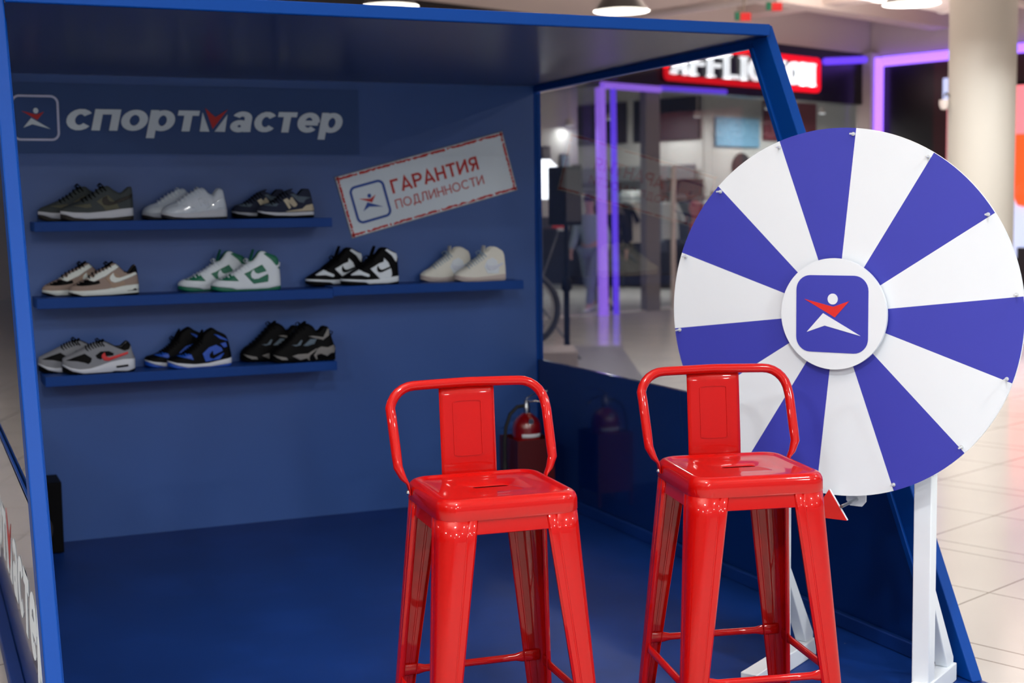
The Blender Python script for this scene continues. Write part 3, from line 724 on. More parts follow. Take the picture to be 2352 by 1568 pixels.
for s, x0, x1 in ((0, .0, .04), (1, -2.635, -2.595)):
    b = MB(); yb, yt = fy(0), fy(H+.045)
    P = [(yb-.004, .001), (yb+.105, .001), (yt+.105, H+.045), (yt-.0, H+.045)]
    b.prism(P, (x0, 0, 0), (0, 1, 0), (0, 0, 1), (x1-x0, 0, 0)); bz(b).build('slanted_post', 'booth_blue', bt, bevel=.004, smooth=False)
    xi = -.010 if s == 0 else -2.596
    # glazing bead along the slanted post
    b = MB(); P = [(fy(.06)+.098, .055), (fy(.06)+.122, .055), (fy(H-.03)+.122, H-.03), (fy(H-.03)+.098, H-.03)]
    b.prism(P, (xi, 0, 0), (0, 1, 0), (0, 0, 1), (.011, 0, 0)); bz(b).build('glazing_bead', 'booth_blue', bt, bevel=.002, smooth=False)
    # top rail
    bz(MB().box(x0+(.0 if s == 0 else .012), x1-(.012 if s == 0 else 0), -1.945, -.0, H-.030, H+.04)).build('top_rail', 'booth_blue', bt, bevel=.003)
    # lower side board
    xa, xb = (.006, .030) if s == 0 else (-2.625, -2.601)
    b = MB(); b.prism([(0, .0), (fy(0)+.1, .0), (fy(.69)+.1, .69), (0, .69)], (xa, 0, 0), (0, 1, 0), (0, 0, 1), (xb-xa, 0, 0))
    bz(b).build('side_board', 'panel_blue', bt, smooth=False)
    b = MB(); b.prism([(0, .69), (fy(.69)+.1, .69), (fy(H-.04)+.1, H-.04), (0, H-.04)], (xa+.008, 0, 0), (0, 1, 0), (0, 0, 1), (.006, 0, 0))
    bz(b).build('window_pane', 'acrylic', bt, smooth=False)
    xr = (-.016, .006) if s == 0 else (-2.665, -2.625)
    bz(MB().box(xr[0], xr[1], -2.95 if s == 0 else -3.1, -.001, .0, .05)).build('base_rail', 'deck_blue', bt, bevel=.004)
bz(MB().box(-2.625, -2.620, -2.66, -.001, .682, .70)).build('window_sill', 'booth_blue', bt)
# lettering on the outside of the left board
b = MB(); GL = G_low(.34); n = (-.0007, 0, 0); X = -2.6255
def logo(mb_w, mb_r, O, ex, ey, n, span):
    """the word in white with the split red M; span = full width, ey = letter height"""
    O, ex, ey = Vector(O), Vector(ex), Vector(ey); u = ex.normalized(); k = span/1.25
    write(mb_w, 'спорт', GL, .34, .06, O, ex, ey, n, width=k*.568, shear=.2, ky=KY)
    write(mb_w, 'астер', GL, .34, .06, O+u*(k*.716), ex, ey, n, width=k*.525, shear=.2, ky=KY)
    q = k/1.25*.0+k; o = O+u*(k*.583)
    W = .130*k
    mb_w.prism([(0, 0), (.33, 0), (.12, .92)], o, u*W, ey, n); mb_w.prism([(.51, 0), (.87, 0), (.98, .84)], o, u*W, ey, n)
    mb_r.prism([(.21, 1.14), (.555, .70), (1.0, 1.09), (.45, .13)], o, u*W, ey, Vector(n)*1.02)
wb, rb = MB(), MB()
logo(wb, rb, (X, -.16, .255), (0, -.19, 0), (0, 0, .19), n, 2.72)
bz(wb).build('side_lettering', 'print_white', bt, smooth=False, label='white lettering on the left side board')
bz(rb).build('side_lettering_mark', 'print_red', bt, smooth=False, label='red M shaped mark in the side lettering')

# ------------------------------------------------------------------ signs on the back panel
t = thing('brand_sign', 'wide blue sign with white lettering and emblem, upper left on the back wall', 'sign', (-1.75, 0, 1.71))
def loc(mb, o): mb.v = [(x-o[0], y-o[1], z-o[2]) for x, y, z in mb.v]; return mb
O = (-1.75, 0, 1.71)
loc(MB().box(-2.59, -.905, -.004, -.0005, 1.71, 2.012), O).build('sign_board', 'sign_blue', t, smooth=False)
wb, rb = MB(), MB(); logo(wb, rb, (-2.235, -.004, 1.811), (.092, 0, 0), (0, 0, .092), (0, -.003, 0), 1.25)
loc(wb, O).build('sign_lettering', 'print_white', t, smooth=False); loc(rb, O).build('sign_lettering_mark', 'print_red', t, smooth=False)
b = MB(); ribbon(b, rrect(.093, .093, .03), .009, lambda x, y, h: Vector((-2.352+x, -.004-.004*h, 1.862+y)), True)
loc(b, O).build('emblem_outline', 'outline_glow', t)
figure(t, Vector((-2.352, -.004, 1.860))-Vector(O), (.074, 0, 0), (0, 0, .083), (0, -.003, 0), 'print_white', 'print_red')

TL = Vector((-1.026, 0, 1.603)); e1 = Vector((.8542, 0, .2215)); e2 = Vector((.0765, 0, -.2830))
W_, H_ = e1.length, e2.length; e1n, e2n = e1/W_, e2/H_; W_ = .88; H_ = .292
nn = Vector((0, -1, 0)); t = thing('guarantee_sign', 'tilted white stamp-like sign with worn red border and red lettering', 'sign', tuple(TL))
up_ = -e2n
b = MB(); b.prism([(0, 0), (W_, 0), (W_, H_), (0, H_)], (0, -.0005, 0), e1n, e2n, nn*.004); b.build('sign_board', 'print_white', t, smooth=False)
b = MB(); b.prism([(-.004, -.004), (W_+.004, -.004), (W_+.004, H_+.004), (-.004, H_+.004)], (0, -.0003, 0), e1n, e2n, nn*.003); b.build('board_edge', 'distress_grey', t, smooth=False)
# rough stamped border, each side an uneven strip
rng = random.Random(3); b = MB()
def rough(p0, p1, inward, w0):
    N = 90; O1, I1 = [], []
    p0, p1, inward = Vector(p0), Vector(p1), Vector(inward)
    for i in range(N+1):
        a = i/N; p = p0.lerp(p1, a)
        O1.append(p+inward*(.003+.004*rng.random()*(rng.random() < .5))); I1.append(p+inward*(w0+.004*(rng.random()-.6)-.006*(rng.random() < .14)))
    for i in range(N):
        if rng.random() < .05: continue
        q = [O1[i], O1[i+1], I1[i+1], I1[i]]
        b.add([e1n*c[0]+e2n*c[1]+nn*h for h in (.0044, .0056) for c in q], [(0, 1, 2, 3), (7, 6, 5, 4), (0, 4, 5, 1), (2, 6, 7, 3)])
rough((0, 0), (W_, 0), (0, 1), .015); rough((0, H_), (W_, H_), (0, -1), .015)
rough((0, 0), (0, H_), (1, 0), .015); rough((W_, 0), (W_, H_), (-1, 0), .015)
b.build('stamp_border', 'print_red', t, smooth=False, fixn=True)
def onS(u, v): return e1n*(u*W_)+e2n*(v*H_)+nn*.0045
b = MB(); write(b, 'ГАРАНТИЯ', G_cap(.17), .17, .10, onS(.287, .497), e1n*.066, up_*.066, nn*.002, width=.53*W_)
write(b, 'ПОДЛИННОСТИ', G_cap(.115), .115, .13, onS(.285, .752), e1n*.044, up_*.044, nn*.002, width=.537*W_)
b.build('sign_lettering', 'print_red', t, smooth=False)
C0 = onS(.152, .52)
b = MB(); ribbon(b, rrect(.083, .085, .026), .012, lambda x, y, h: C0+e1n*x+up_*y+nn*.002*h, True); b.build('emblem_outline', 'print_blue', t, smooth=False)
figure(t, C0, e1n*.067, up_*.072, nn*.002, 'print_blue', 'print_red')

# ------------------------------------------------------------------ shelves
for nm, x0, x1, z0, z1, lab in (('s1', -2.394, -1.112, 1.376, 1.4172, 'upper blue wall shelf with three pairs of low sneakers'),
                                ('s2', -2.398, -1.1165, 1.052, 1.0962, 'middle blue wall shelf, left board, with tan and green pairs'),
                                ('s3', -1.116, -.1665, 1.062, 1.1042, 'middle blue wall shelf, right board, with black-white and cream pairs'),
                                ('s4', -2.378, -1.105, .722, .7642, 'lowest blue wall shelf with red-logo, blue and chunky pairs')):
    o = MB().box(x0, x1, -.23, -.0006, z0, z1).build('wall_shelf', 'shelf_blue', bevel=.002, smooth=False); tag(o, lab, 'shelf', 'blue wall shelves')
SHOES = {
'olive':{'x':-2.283,'L':303.6,'z':1.418,'xr':-2.365,'top':[[0,40],[2.9,50.1],[14,60.1],[58.7,77.8],[88.5,89.7],[113.7,103.8],[139,119.8],[154.4,135],[174.6,145.1],[194.6,148],[204.4,143.9],[217.9,131.6],[243.3,117.1],[259.5,121.1],[274.1,135.3],[286.5,144.5],[295.5,143.4],[300.1,131.1],[301.8,96.1],[303.3,54.9],[303.6,34.3]],'sole':[[0.3,46.1],[52.2,39.4],[111,37.3],[170.6,42],[240.8,51.5],[304.4,57.3]],'mid':[[-0.4,30.9],[22.4,25.6],[51.2,14],[100,8.3],[209.2,11.2],[303.1,20.9]],'thr':[86.5,190.3],'col':[198.3,292.5],'tip':[176.7,149.1],'panels':[['toe_panel','olive_patch',[[49.4,65.8],[72.7,61.5],[101.9,55.1],[125.7,58.9],[120.4,74.2],[102.5,71.3],[82.8,69.5]]],['quarter_panel','olive_patch',[[146.4,83.1],[167.5,64.5],[182.6,43.9],[238.8,52.5],[231.6,74.1],[211.4,68.2],[222,82.4],[193.1,109.3],[172.8,99.2]]],['side_logo','umber',[[190.9,105.2],[172.7,97.2],[168.2,82.9],[175.6,68.6],[195.3,64.3],[221.5,70.1],[292.8,96.2],[298.5,114.6],[252.5,96.5],[215.9,80.4],[200,82.6],[192.4,92.9]]]]},
'white':{'x':-1.862,'L':287.6,'z':1.418,'xr':-1.929,'top':[[0,30.6],[2,40.6],[10.8,53.9],[34.6,68.8],[61.6,77],[82.1,90.3],[109.7,110.3],[137,123.6],[157.7,135.3],[181.4,136.9],[191.4,130],[204.4,113],[224.6,104.3],[239,126.3],[249.5,134.8],[268.2,129.6],[274,98.9],[281.5,64.6],[287.6,40.7]],'sole':[[0,30.6],[49.8,26.6],[100.1,29.3],[150.8,32.1],[202,41.6],[287.8,45.8]],'mid':[[-0.2,23.9],[49.3,11.4],[99.4,7.3],[166.9,8.1],[235.1,8.9],[288.4,11.6]],'thr':[66.6,174.4],'col':[188,261.4],'tip':[152.8,141.1],'panels':[['toe_panel','white_patent',[[10.5,45.6],[40.8,57],[74.5,63.4],[107.9,59.6],[134.6,52.6],[147.5,33.8],[100.2,30.7],[33.2,28.8],[10.1,33.8]]],['heel_panel','white_patent',[[188.5,43.5],[223.6,75.4],[268.9,100.6],[275.4,88.6],[282.7,49.3],[236.3,46.4]]],['letter_badge','white_patent',[[156.1,88.9],[169.9,94.6],[190.1,69.6],[182.5,88.7],[190.8,92],[202.7,62],[193.1,58.1],[173.4,78.6],[179.6,60.6],[168.6,58.3]]]]},
'navy':{'x':-1.437,'L':258.3,'z':1.418,'xr':-1.53,'top':[[0,32.2],[2.2,45.9],[9.5,57.9],[34.4,66.3],[62.8,73],[91.7,93.5],[113.4,110.6],[131.4,119.2],[145.8,124.3],[163.4,113.8],[180.9,101.5],[192.1,117.1],[206.8,130.9],[231.9,129],[238.9,120.3],[245.5,95.7],[250,64.2],[258.3,36.1]],'sole':[[0.2,37.3],[26.3,31.8],[89.7,27.6],[161,28.5],[258.2,31.9]],'mid':[[-0.1,28.7],[19,21.6],[71.6,12.2],[160.4,10],[257.7,13.3]],'thr':[54.5,136],'col':[157.4,232.8],'tip':[158.5,129.5],'panels':[['toe_panel','slate_suede',[[20.2,61.3],[37.6,57.6],[76.3,53.8],[87.3,64.1],[62.8,73],[41.5,69.7]]],['collar_panel','slate_suede',[[145.3,106.9],[183.7,71.8],[205.1,68.1],[216.4,85.5],[240,92.3],[180.9,99.7],[163.3,110.3]]],['heel_wedge','beige',[[118.2,31.4],[197.2,42],[215.6,57.5],[251.8,64.2],[257.5,33.3],[196.9,31.2],[125.3,28.9]]],['letter_badge','beige',[[109.1,82.2],[127.1,90.4],[156.6,63.4],[142.3,89.6],[150.4,95.8],[174.4,61.5],[167,51.8],[156.2,50.5],[131.9,73],[144.4,47.8],[134.5,41]]]]},
'tan':{'x':-2.263,'L':294.4,'z':1.097,'xr':-2.362,'top':[[0,27.5],[3.4,39.6],[15.6,49.4],[47.7,64.8],[73.7,74.2],[84,84.1],[98.4,96],[128.8,111.6],[159.2,125.1],[183.7,138.9],[195.8,138.6],[209.3,125.8],[228.7,104.6],[248.5,95.7],[259.2,112],[272,128.2],[280.2,130.1],[285.6,111.2],[288.5,80],[294.4,46.5]],'sole':[[0.1,30.5],[36.3,27.2],[95.7,28.3],[155.6,32.4],[206.1,41.1],[236.5,45.2],[294.5,49.6]],'mid':[[-0.4,18.3],[25.9,12.2],[55.1,3],[94.6,0.5],[174.5,3.8],[293,10]],'thr':[81.6,183.2],'col':[207.3,278],'tip':[187,146],'panels':[['toe_panel','black',[[17.6,49.4],[47.7,64.8],[73.6,72.1],[101,63.1],[123.1,68.5],[127.6,56],[116.5,52.3],[86.5,48.1],[52.9,46.1]]],['quarter_panel','sand',[[149.3,76],[168.3,50.6],[179.7,33.7],[234.4,44.3],[227,61.1],[196.6,55.9],[194.2,97.3],[178.1,97.8]]],['eyestay','offwhite',[[74,81.4],[84.1,86.2],[101.7,79.5],[110.2,95.7],[138.5,107.2],[169.1,122.8],[197.7,136.5],[211.3,123.7],[178.4,104],[153.7,86.1],[121.3,72.7],[103,64],[83.4,69.8]]],['collar_panel','black',[[228.7,106.6],[250.5,94.6],[270.9,99.2],[288.5,92.4],[283.9,121.7],[274.1,130.3],[259.4,116.1],[244.8,104.1]]],['side_logo','offwhite',[[184.2,99.7],[171.7,87.6],[167.3,75.4],[172.8,62.8],[188.6,56.1],[208.8,59.6],[247.7,75],[284.8,90.5],[277,99],[258.5,92.3],[227.8,81.8],[207.4,76.2],[193.5,78.7],[186.8,87.2]]],['sole_lettering','umber',[[240.6,21.2],[261.9,21.9],[265.1,24.9],[268.3,28.6],[272.3,27.4],[275.4,29.4],[279.3,24.5],[292.5,25.3],[292.5,24.2],[278.6,23],[277.1,18.9],[275.3,25.2],[272.4,20.1],[270.2,25.4],[265.9,19.9],[262.9,20.4],[240.6,20.2]]]]},
'green':{'x':-1.657,'L':314.8,'z':1.097,'xr':-1.783,'top':[[0,29.8],[4.8,42.9],[19.5,53.4],[44,59.3],[71,71.8],[91.4,82.2],[116.3,94.8],[143.7,114.1],[166.6,126.8],[189.3,135.1],[203.4,152.6],[215.2,170.1],[226.7,176.6],[240.2,174],[258.1,164.6],[291.8,152.6],[301.8,141.2],[305.6,116.4],[310.5,89.3],[313.1,59.9],[314.8,39.6]],'sole':[[0.1,33.1],[52.1,33.6],[118.7,29.2],[186.1,30.3],[254.2,34.8],[314.8,39.6]],'mid':[[-0.1,27.6],[29.5,21],[84.8,14.7],[106.9,8],[140.4,8.4],[185.4,8],[248.9,9.2],[314.2,19.4]],'thr':[69.6,185.9],'col':[217.5,295.9],'tip':[194.2,183.5],'panels':[['toe_panel','green',[[26.2,55.9],[53.2,67.9],[75.7,78.3],[93.4,75.5],[117,45.9],[96.9,46.5],[63.6,48.7],[30.6,53.1]]],['quarter_panel','green',[[141.5,78.5],[159.9,57.9],[183.9,31.5],[249.8,39.4],[252.8,64],[248.6,75.4],[242.2,91.2],[224.9,116.3],[215.4,100.9],[188.2,99.5],[165.3,86.7]]],['collar_panel','green',[[235.4,165.2],[251.4,170.4],[291.8,152.2],[301.8,141.2],[305.1,123.1],[297.6,114.3],[290.6,110],[268.6,137.5]]],['heel_tab','green',[[298.3,100.8],[307.6,107.3],[310.2,93.8]]],['side_logo','white',[[185.8,95.1],[176.6,86.4],[171.7,73.2],[174.6,59.7],[186.8,52.6],[204.9,54.3],[252,75.3],[250.1,88.7],[223.8,80.6],[205.6,76.6],[194.4,79.2],[188.9,86.1]]]]},
'panda':{'x':-1.06,'L':279.8,'z':1.105,'xr':-1.198,'top':[[0,28.2],[5.8,38.7],[19.2,46.7],[37.1,56.8],[59.5,68.9],[81.9,78.9],[97.7,91.3],[120.3,107.7],[140.7,120],[154.3,128.2],[177.2,149],[191,165.8],[206.9,171.9],[222.6,167.2],[244.8,153.9],[265,144.8],[270.4,131.8],[273.1,99.4],[275.8,67],[279.8,41]],'sole':[[0.1,33.5],[40.8,31.2],[107.3,27],[174.4,28.1],[219.6,34.2],[279.8,42.1]],'mid':[[-0.2,21.9],[40.5,18.4],[106.9,13.1],[124.6,4.6],[147,5.4],[218.9,5.2],[279.1,13]],'thr':[80.6,154.1],'col':[194.5,264.5],'tip':[165.6,178.8],'panels':[['toe_panel','white',[[39.1,51.4],[63.8,64.5],[84,74.6],[92.6,63.7],[125.7,49.9],[127.7,41.3],[118.7,38.4],[85.5,47.9],[41.2,47.8]]],['quarter_panel','white',[[131.8,75.4],[152.6,53.4],[178.9,26.9],[233.1,33.8],[237.9,46.6],[235,68.2],[229.6,81.2],[221.1,102.9],[201.3,122.7],[198.6,105.7],[176,98.8],[153.3,85.5]]],['collar_panel','white',[[208.9,159],[218,165.2],[244.8,150.6],[266.1,142.6],[269.1,125.3],[263,104],[255.2,110.6],[239.9,134.7]]],['side_logo','black',[[169.1,90.4],[164.3,76.6],[166.2,63.7],[175.1,57],[188.6,57.7],[230.6,74.7],[228.6,83.4],[197.9,71.4],[184.3,69.6],[175.5,76.3]]]]},
'cream':{'x':-0.498,'L':262.3,'z':1.105,'xr':-0.633,'top':[[0,27.3],[3.9,38.6],[21.3,51.8],[46,62.6],[60.9,71.3],[83.5,91.3],[111,108.9],[133.5,122.1],[146.1,133.3],[166.2,144.3],[176.4,157.9],[196.5,163.2],[216.4,157],[243.7,140.2],[251.1,128.5],[255.7,98.3],[259,68.1],[262.3,33.3]],'sole':[[0.1,33],[45.4,24.8],[94.6,21],[156.8,24.9],[219.5,31.1],[262.3,34.4]],'mid':[[-0.1,22.8],[32.8,10.3],[81.9,0.7],[119.1,-1.6],[193.9,1.8],[261.9,5.4]],'thr':[60.1,154.3],'col':[184.2,244.5],'tip':[152.9,168.7],'panels':[['quarter_panel','white',[[140.1,69.1],[157,36.4],[214.5,34.7],[219.9,57.6],[208,97.2],[185.7,111.6],[158,100.8]]],['side_logo','pale_blue',[[155.3,84.8],[150.1,73.4],[154.9,59.5],[169.7,49.8],[194.8,53.7],[242.9,80.1],[237.9,87.2],[205.1,74.2],[180,72.6],[165.1,75.3]]]]},
'grey':{'x':-2.302,'L':304.7,'z':0.765,'xr':-2.391,'top':[[0,51.7],[2.6,70.5],[32.2,84.2],[69.3,101.3],[99,115],[121.5,125.4],[151.3,135.4],[180.8,133.9],[199,125.3],[224.4,110.6],[246.8,111.4],[262.4,127.9],[273.8,132.4],[284.6,121.1],[291,89.8],[304.7,54.2]],'sole':[[-0.2,47.9],[30.1,32.9],[66.2,25.1],[110.2,26.4],[147.4,35.8],[196.1,50.4],[252.3,59],[304.8,58.1]],'mid':[[-0.5,38.4],[36.6,15.3],[83.6,3],[138.5,-2.1],[183,-0.8],[213,7.1],[269,3.8],[303.2,13.5]],'thr':[96.3,173.5],'col':[195.7,275.8],'tip':[175.6,143.7],'panels':[['toe_panel','black',[[13.1,62.4],[50,75.6],[90.7,88.7],[119.2,68.1],[114.9,53],[103.5,44],[89.1,50.6],[60.2,57.9]]],['quarter_panel','black',[[134.3,78.7],[157.1,94.8],[190.4,95],[212.3,84.2],[208.2,74.8],[171,73],[155.7,60.3],[141.2,66.9]]],['collar_panel','black',[[180.8,133.9],[224.4,109.4],[257.4,93.5],[276.3,98.3],[286.4,117.1],[273.8,132.4],[258.5,122.4],[239.3,109.8],[209.8,117.1]]],['side_logo','red',[[173.5,90.1],[162.1,81.1],[159.8,69.7],[170.3,55.7],[188.7,52.8],[271.8,79.2],[271.4,88.9],[226.8,75.8],[193,67.9],[178.4,72.6]]],['air_window','black',[[219.4,28.7],[270.1,32.8],[271.6,25],[221,21.3]]]]},
'royal':{'x':-1.859,'L':283.4,'z':0.765,'xr':-1.942,'top':[[0,35],[8.2,50.2],[37.3,56.5],[68.5,66.6],[92.3,81.1],[124.2,107],[148.4,129.4],[158.8,148.6],[180.8,163.4],[200.7,172.4],[219.9,157.6],[251,142.3],[262.5,131.9],[269.7,107.7],[278.3,67.5],[283.4,39.3]],'sole':[[0.1,38.9],[36.3,29],[113.5,20],[172.2,21.5],[231.6,32.2],[283.4,41.3]],'mid':[[-0.1,31.1],[43.5,12.9],[93.4,0.3],[171.5,1.8],[282.5,13.5]],'thr':[67.3,148.8],'col':[188,255],'tip':[159.4,165.2],'panels':[['toe_panel','royal',[[37.3,57.2],[76.3,68.1],[99.3,61],[108.2,36.9],[75.6,46.5]]],['quarter_panel','royal',[[148.1,62.4],[160.6,26.1],[223.7,32.6],[244.3,57.3],[233.3,85.7],[210.1,98.7],[178.3,88.5]]],['collar_panel','royal',[[201.8,146.6],[219.4,141.8],[258.2,122.1],[263.8,111.9],[226.7,125.7]]],['ankle_panel','royal',[[228,103.8],[253.8,108.5],[259.1,88.3],[245.2,85.1]]],['side_logo','black',[[193.5,73.9],[179.2,56.8],[180.7,42.9],[196.3,38.1],[266.7,76],[264.1,82.1],[216.7,60.8],[196.8,53.9]]]]},
'chunky':{'x':-1.401,'L':306.1,'z':0.765,'xr':-1.514,'top':[[0,28.9],[7,51.6],[24.5,69.6],[46.1,79],[67.8,94.7],[89.8,114.7],[111.8,136.8],[133.9,159],[155.7,168.6],[177.4,171.8],[198.6,158.2],[215.3,134.1],[230.7,137.7],[246.4,156],[263.9,157.4],[274.5,146.3],[284.5,109.6],[292.6,83.6],[306.1,53]],'sole':[[0.3,39.3],[44.7,30.7],[98.2,34.1],[152.1,39.8],[184.9,52.9],[217.7,61.8],[261.4,61.7],[306.3,61.6]],'mid':[[-0.1,26.8],[44,7.5],[97.2,0.4],[151.1,3.8],[216.3,8.7],[282,11.6],[305.3,23.1]],'thr':[44.5,160.2],'col':[203.5,267.8],'tip':[169,181.7],'panels':[['sole_panel','taupe',[[91.7,30.3],[119.8,38.3],[167.2,37.9],[209,60.1],[213.2,55.7],[177.8,29.9],[168.9,19.8],[177.2,7.7],[170.7,7],[160.1,17.1],[129.8,10.2]]],['sole_panel','taupe',[[215.5,59.8],[233.1,66.4],[261.4,61.7],[292.3,71.9],[302.8,53.2],[293.6,35.5],[278.2,35.3],[258.1,22.5],[227.9,34.7],[208.1,28.3],[210.9,9],[204.4,10.4],[195.1,29]]],['sole_panel','taupe',[[8.8,38.9],[34.1,32.3],[65.8,25.3],[71.9,14.4],[44.2,14.9],[23.2,25.5]]],['upper_highlight','slate_suede',[[91,80.9],[116.7,81.7],[136.6,101.9],[143,99.5],[131.7,78.9],[110.1,74.7]]],['strap','taupe',[[171.5,117.1],[193.2,118.2],[240.8,109.6],[260.9,125.6],[265.8,148.8],[272.3,144.2],[269.4,116.7],[240.5,97.9],[208,104.8]]],['side_panel','slate_suede',[[144.5,75.1],[179.8,104],[210.1,102.5],[196.6,82],[163.9,73]]]]}  # the forward slate patch on the upper is a highlight put in as colour
}

# ------------------------------------------------------------------ sneakers
PLAN = [(0, 0), (.004, .18), (.015, .38), (.035, .56), (.07, .73), (.12, .86), (.2, .96), (.3, 1), (.42, .96), (.55, .86), (.7, .78), (.84, .76), (.92, .72), (.96, .62), (.985, .44), (.996, .22), (1, .02)]
def make_sneaker(key, label, cat_group, m):
    d = SHOES[key]; L = d['L']*.001; S = lambda P: [(a*.001, b*.001) for a, b in P]
    top, sole, mid = S(d['top']), S(d['sole']), S(d['mid'])
    thr0, thr1 = [a*.001 for a in d['thr']]; c0, c1 = [a*.001 for a in d['col']]
    hi = max(z for _, z in top) > .155
    wm = .050*min(1, L/.29)
    def Wd(x): return max(.0015, interp(PLAN, min(max(x/L, 0), 1))*wm)
    GT = [(0, .0), (thr0*.6, .02), (thr0, .26), (thr1, .40), (c0+.005, .56 if not hi else .62), (c1, .60), (L, .6)]
    def zs_(x): return max(interp(sole, x), .006)
    def zt(x): return max(interp(top, x), zs_(x)+.003)
    def Y(x, z):
        W = Wd(x); zl = zs_(x)-.002
        if z <= zl: return W
        q = min(max((z-zl)/(zt(x)-zl), 0), 1); g = interp(GT, x)
        return (W-.002*min(1, W/.02))*((1-g)*(1-q**2.3)**(1/2.3)+g*(1-.10*q))+.0008
    t = thing('sneaker', label, 'shoe', (0, 0, 0), 0, cat_group)
    xs = sorted(set([0.0005, L*.004, L*.012, L*.025, L*.045]+[L*(.06+.9*i/40) for i in range(41)]+[L*.975, L*.985, L*.993, L*.9985]+[thr1, c0, c1]))
    def zb(x):
        s = x/L; r = .012*max(0, 1-s/.2)**2+.004*max(0, (s-.92)/.08)**2
        if key in ('white', 'grey', 'chunky'): r += .0035*(.5+.5*cos(s*95))*(1 if .1 < s < .9 else .3)
        return r
    def band(f0, f1, inset):
        R = []
        for x in xs:
            a, b_ = f0(x), max(f1(x), f0(x)+.001); W = Wd(x)-inset
            W = max(W, .001); r = min(.003, (b_-a)*.4, W*.4)
            R.append([(x, -W+r, a), (x, -W, a+r), (x, -W, b_-r), (x, -W+r, b_), (x, W-r, b_), (x, W, b_-r), (x, W, a+r), (x, W-r, a)])
        return MB().loft(R, True, True, True)
    band(lambda x: min(zb(x), interp(mid, x)-.001), lambda x: max(interp(mid, x), .003), .0012).build('outsole', m['outsole'], t, ang=50)
    band(lambda x: max(interp(mid, x), .0035), zs_, .0).build('midsole', m['midsole'], t, ang=50)
    # upper
    NQ = 12; closed = [x for x in xs if x <= thr1+1e-6]; opened = [x for x in xs if x >= thr1-1e-6]
    def sec(x, sgn):
        zl = zs_(x)-.002
        return [(x, sgn*Y(x, zl+(zt(x)-zl)*q), zl+(zt(x)-zl)*q) for q in [sin(pi/2*i/NQ) for i in range(NQ+1)]]
    b = MB(); b.loft([sec(x, -1)+sec(x, 1)[::-1] for x in closed], False, True)
    for s in (-1, 1): b.loft([sec(x, s) for x in opened], False)
    e = xs[-1]; b.add(sec(e, -1)+sec(e, 1)[::-1], [tuple(range(2*NQ+2))])
    b.build('upper', m['upper'], t, ang=60, fixn=True)
    # lining: padded rim and inside of the opening
    b = MB(); hl = .055 if hi else .035
    for s in (-1, 1):
        R = []
        for x in opened:
            y = Y(x, zt(x)); r = min(.006, y*.4); z = zt(x); bot = max(z-hl, zs_(x)+.004)
            R.append([(x, s*y, z-.001), (x, s*(y-r*.3), z+.0015), (x, s*(y-r), z), (x, s*(y-r*1.3), z-.006), (x, s*max(y-r*.8, .0008), bot), (x, 0, bot)])
        b.loft(R, False)
    b.build('lining', m['lining'], t, ang=60, fixn=True)
    # tongue
    tx, tz = [a*.001 for a in d['tip']]
    bx = thr0+(thr1-thr0)*.55; bz_ = zt(bx)-.004; mx, mz = thr1-.006, zt(thr1)-.004
    if tx > thr1: mx = thr1-.01
    path = [(bx, bz_), ((bx+mx)/2, (bz_+mz)/2+.001), (mx, mz), ((mx+tx)/2, (mz+tz)/2), (tx, tz)]
    R = []
    for i, (a, z) in enumerate(path):
        p = path[max(i-1, 0)]; q = path[min(i+1, 4)]; dx, dz = q[0]-p[0], q[1]-p[1]; l_ = max(sqrt(dx*dx+dz*dz), 1e-6); nx, nz = -dz/l_, dx/l_
        wd = (.016, .019, .022, .025, .021)[i]; th = (.003, .004, .005, .005, .003)[i]
        R.append([(a+nx*th*sin(u_)*1.0, wd*cos(u_), z+nz*th*sin(u_)) for u_ in [2*pi*k/16 for k in range(16)]])
    b = MB().loft(R, True, True, True); b.build('tongue', m['tongue'], t, ang=70)
    # laces
    b = MB(); rows = 8 if hi else 7
    for i in range(rows):
        x = thr0+(thr1-thr0)*(i+.35)/rows; z = zt(x)-.002; y = Y(x, zt(x)-.006)+.003; dx = (thr1-thr0)/rows*.35
        sl = (zt(x+.01)-zt(x-.01))/.02
        P = []
        for k in range(9):
            a = -1+2*k/8; hgt = .0045*(1-a*a); P.append((x+(dx*a*.5)-sl*hgt*.5, y*a, z+hgt-.004*a*a))
        b.tube([(x+(.008), -y-.004, zt(x)-.019)]+P+[(x+.008, y+.004, zt(x)-.019)], .0030, 6)
    if hi or key in ('tan', 'olive', 'chunky', 'grey'):      # bow
        bx_, bz2 = thr1-.012, zt(thr1-.012)+.004
        for s in (-1, 1): b.tube([(bx_, 0, bz2), (bx_-.012, s*.012, bz2+.010), (bx_-.018, s*.030, bz2+.002), (bx_-.010, s*.034, bz2-.010), (bx_, s*.012, bz2-.002)], .0024, 6)
    b.build('laces', m['laces'], t)
    # stitched panels follow the side surface on both sides
    for li, (nm, mm, P) in enumerate(d['panels']):
        P = S(P); bm = bmesh.new(); bm.faces.new([bm.verts.new((x, 0, z)) for x, z in P])
        bmesh.ops.triangulate(bm, faces=bm.faces[:])
        x0, x1 = min(p[0] for p in P), max(p[0] for p in P); z0, z1 = min(p[1] for p in P), max(p[1] for p in P)
        for ax, a0, a1, st in ((0, x0, x1, .006), (2, z0, z1, .006)):
            c = a0+st*.5
            while c < a1:
                co = (c, 0, 0) if ax == 0 else (0, 0, c); no = (1, 0, 0) if ax == 0 else (0, 0, 1)
                bmesh.ops.bisect_plane(bm, geom=bm.verts[:]+bm.edges[:]+bm.faces[:], plane_co=co, plane_no=no); c += st
        bm.verts.ensure_lookup_table(); bm.verts.index_update()
        base = [(v.co.x, v.co.z) for v in bm.verts]; faces = [[v.index for v in f.verts] for f in bm.faces]; bm.free()
        eps = .0012+.0011*li
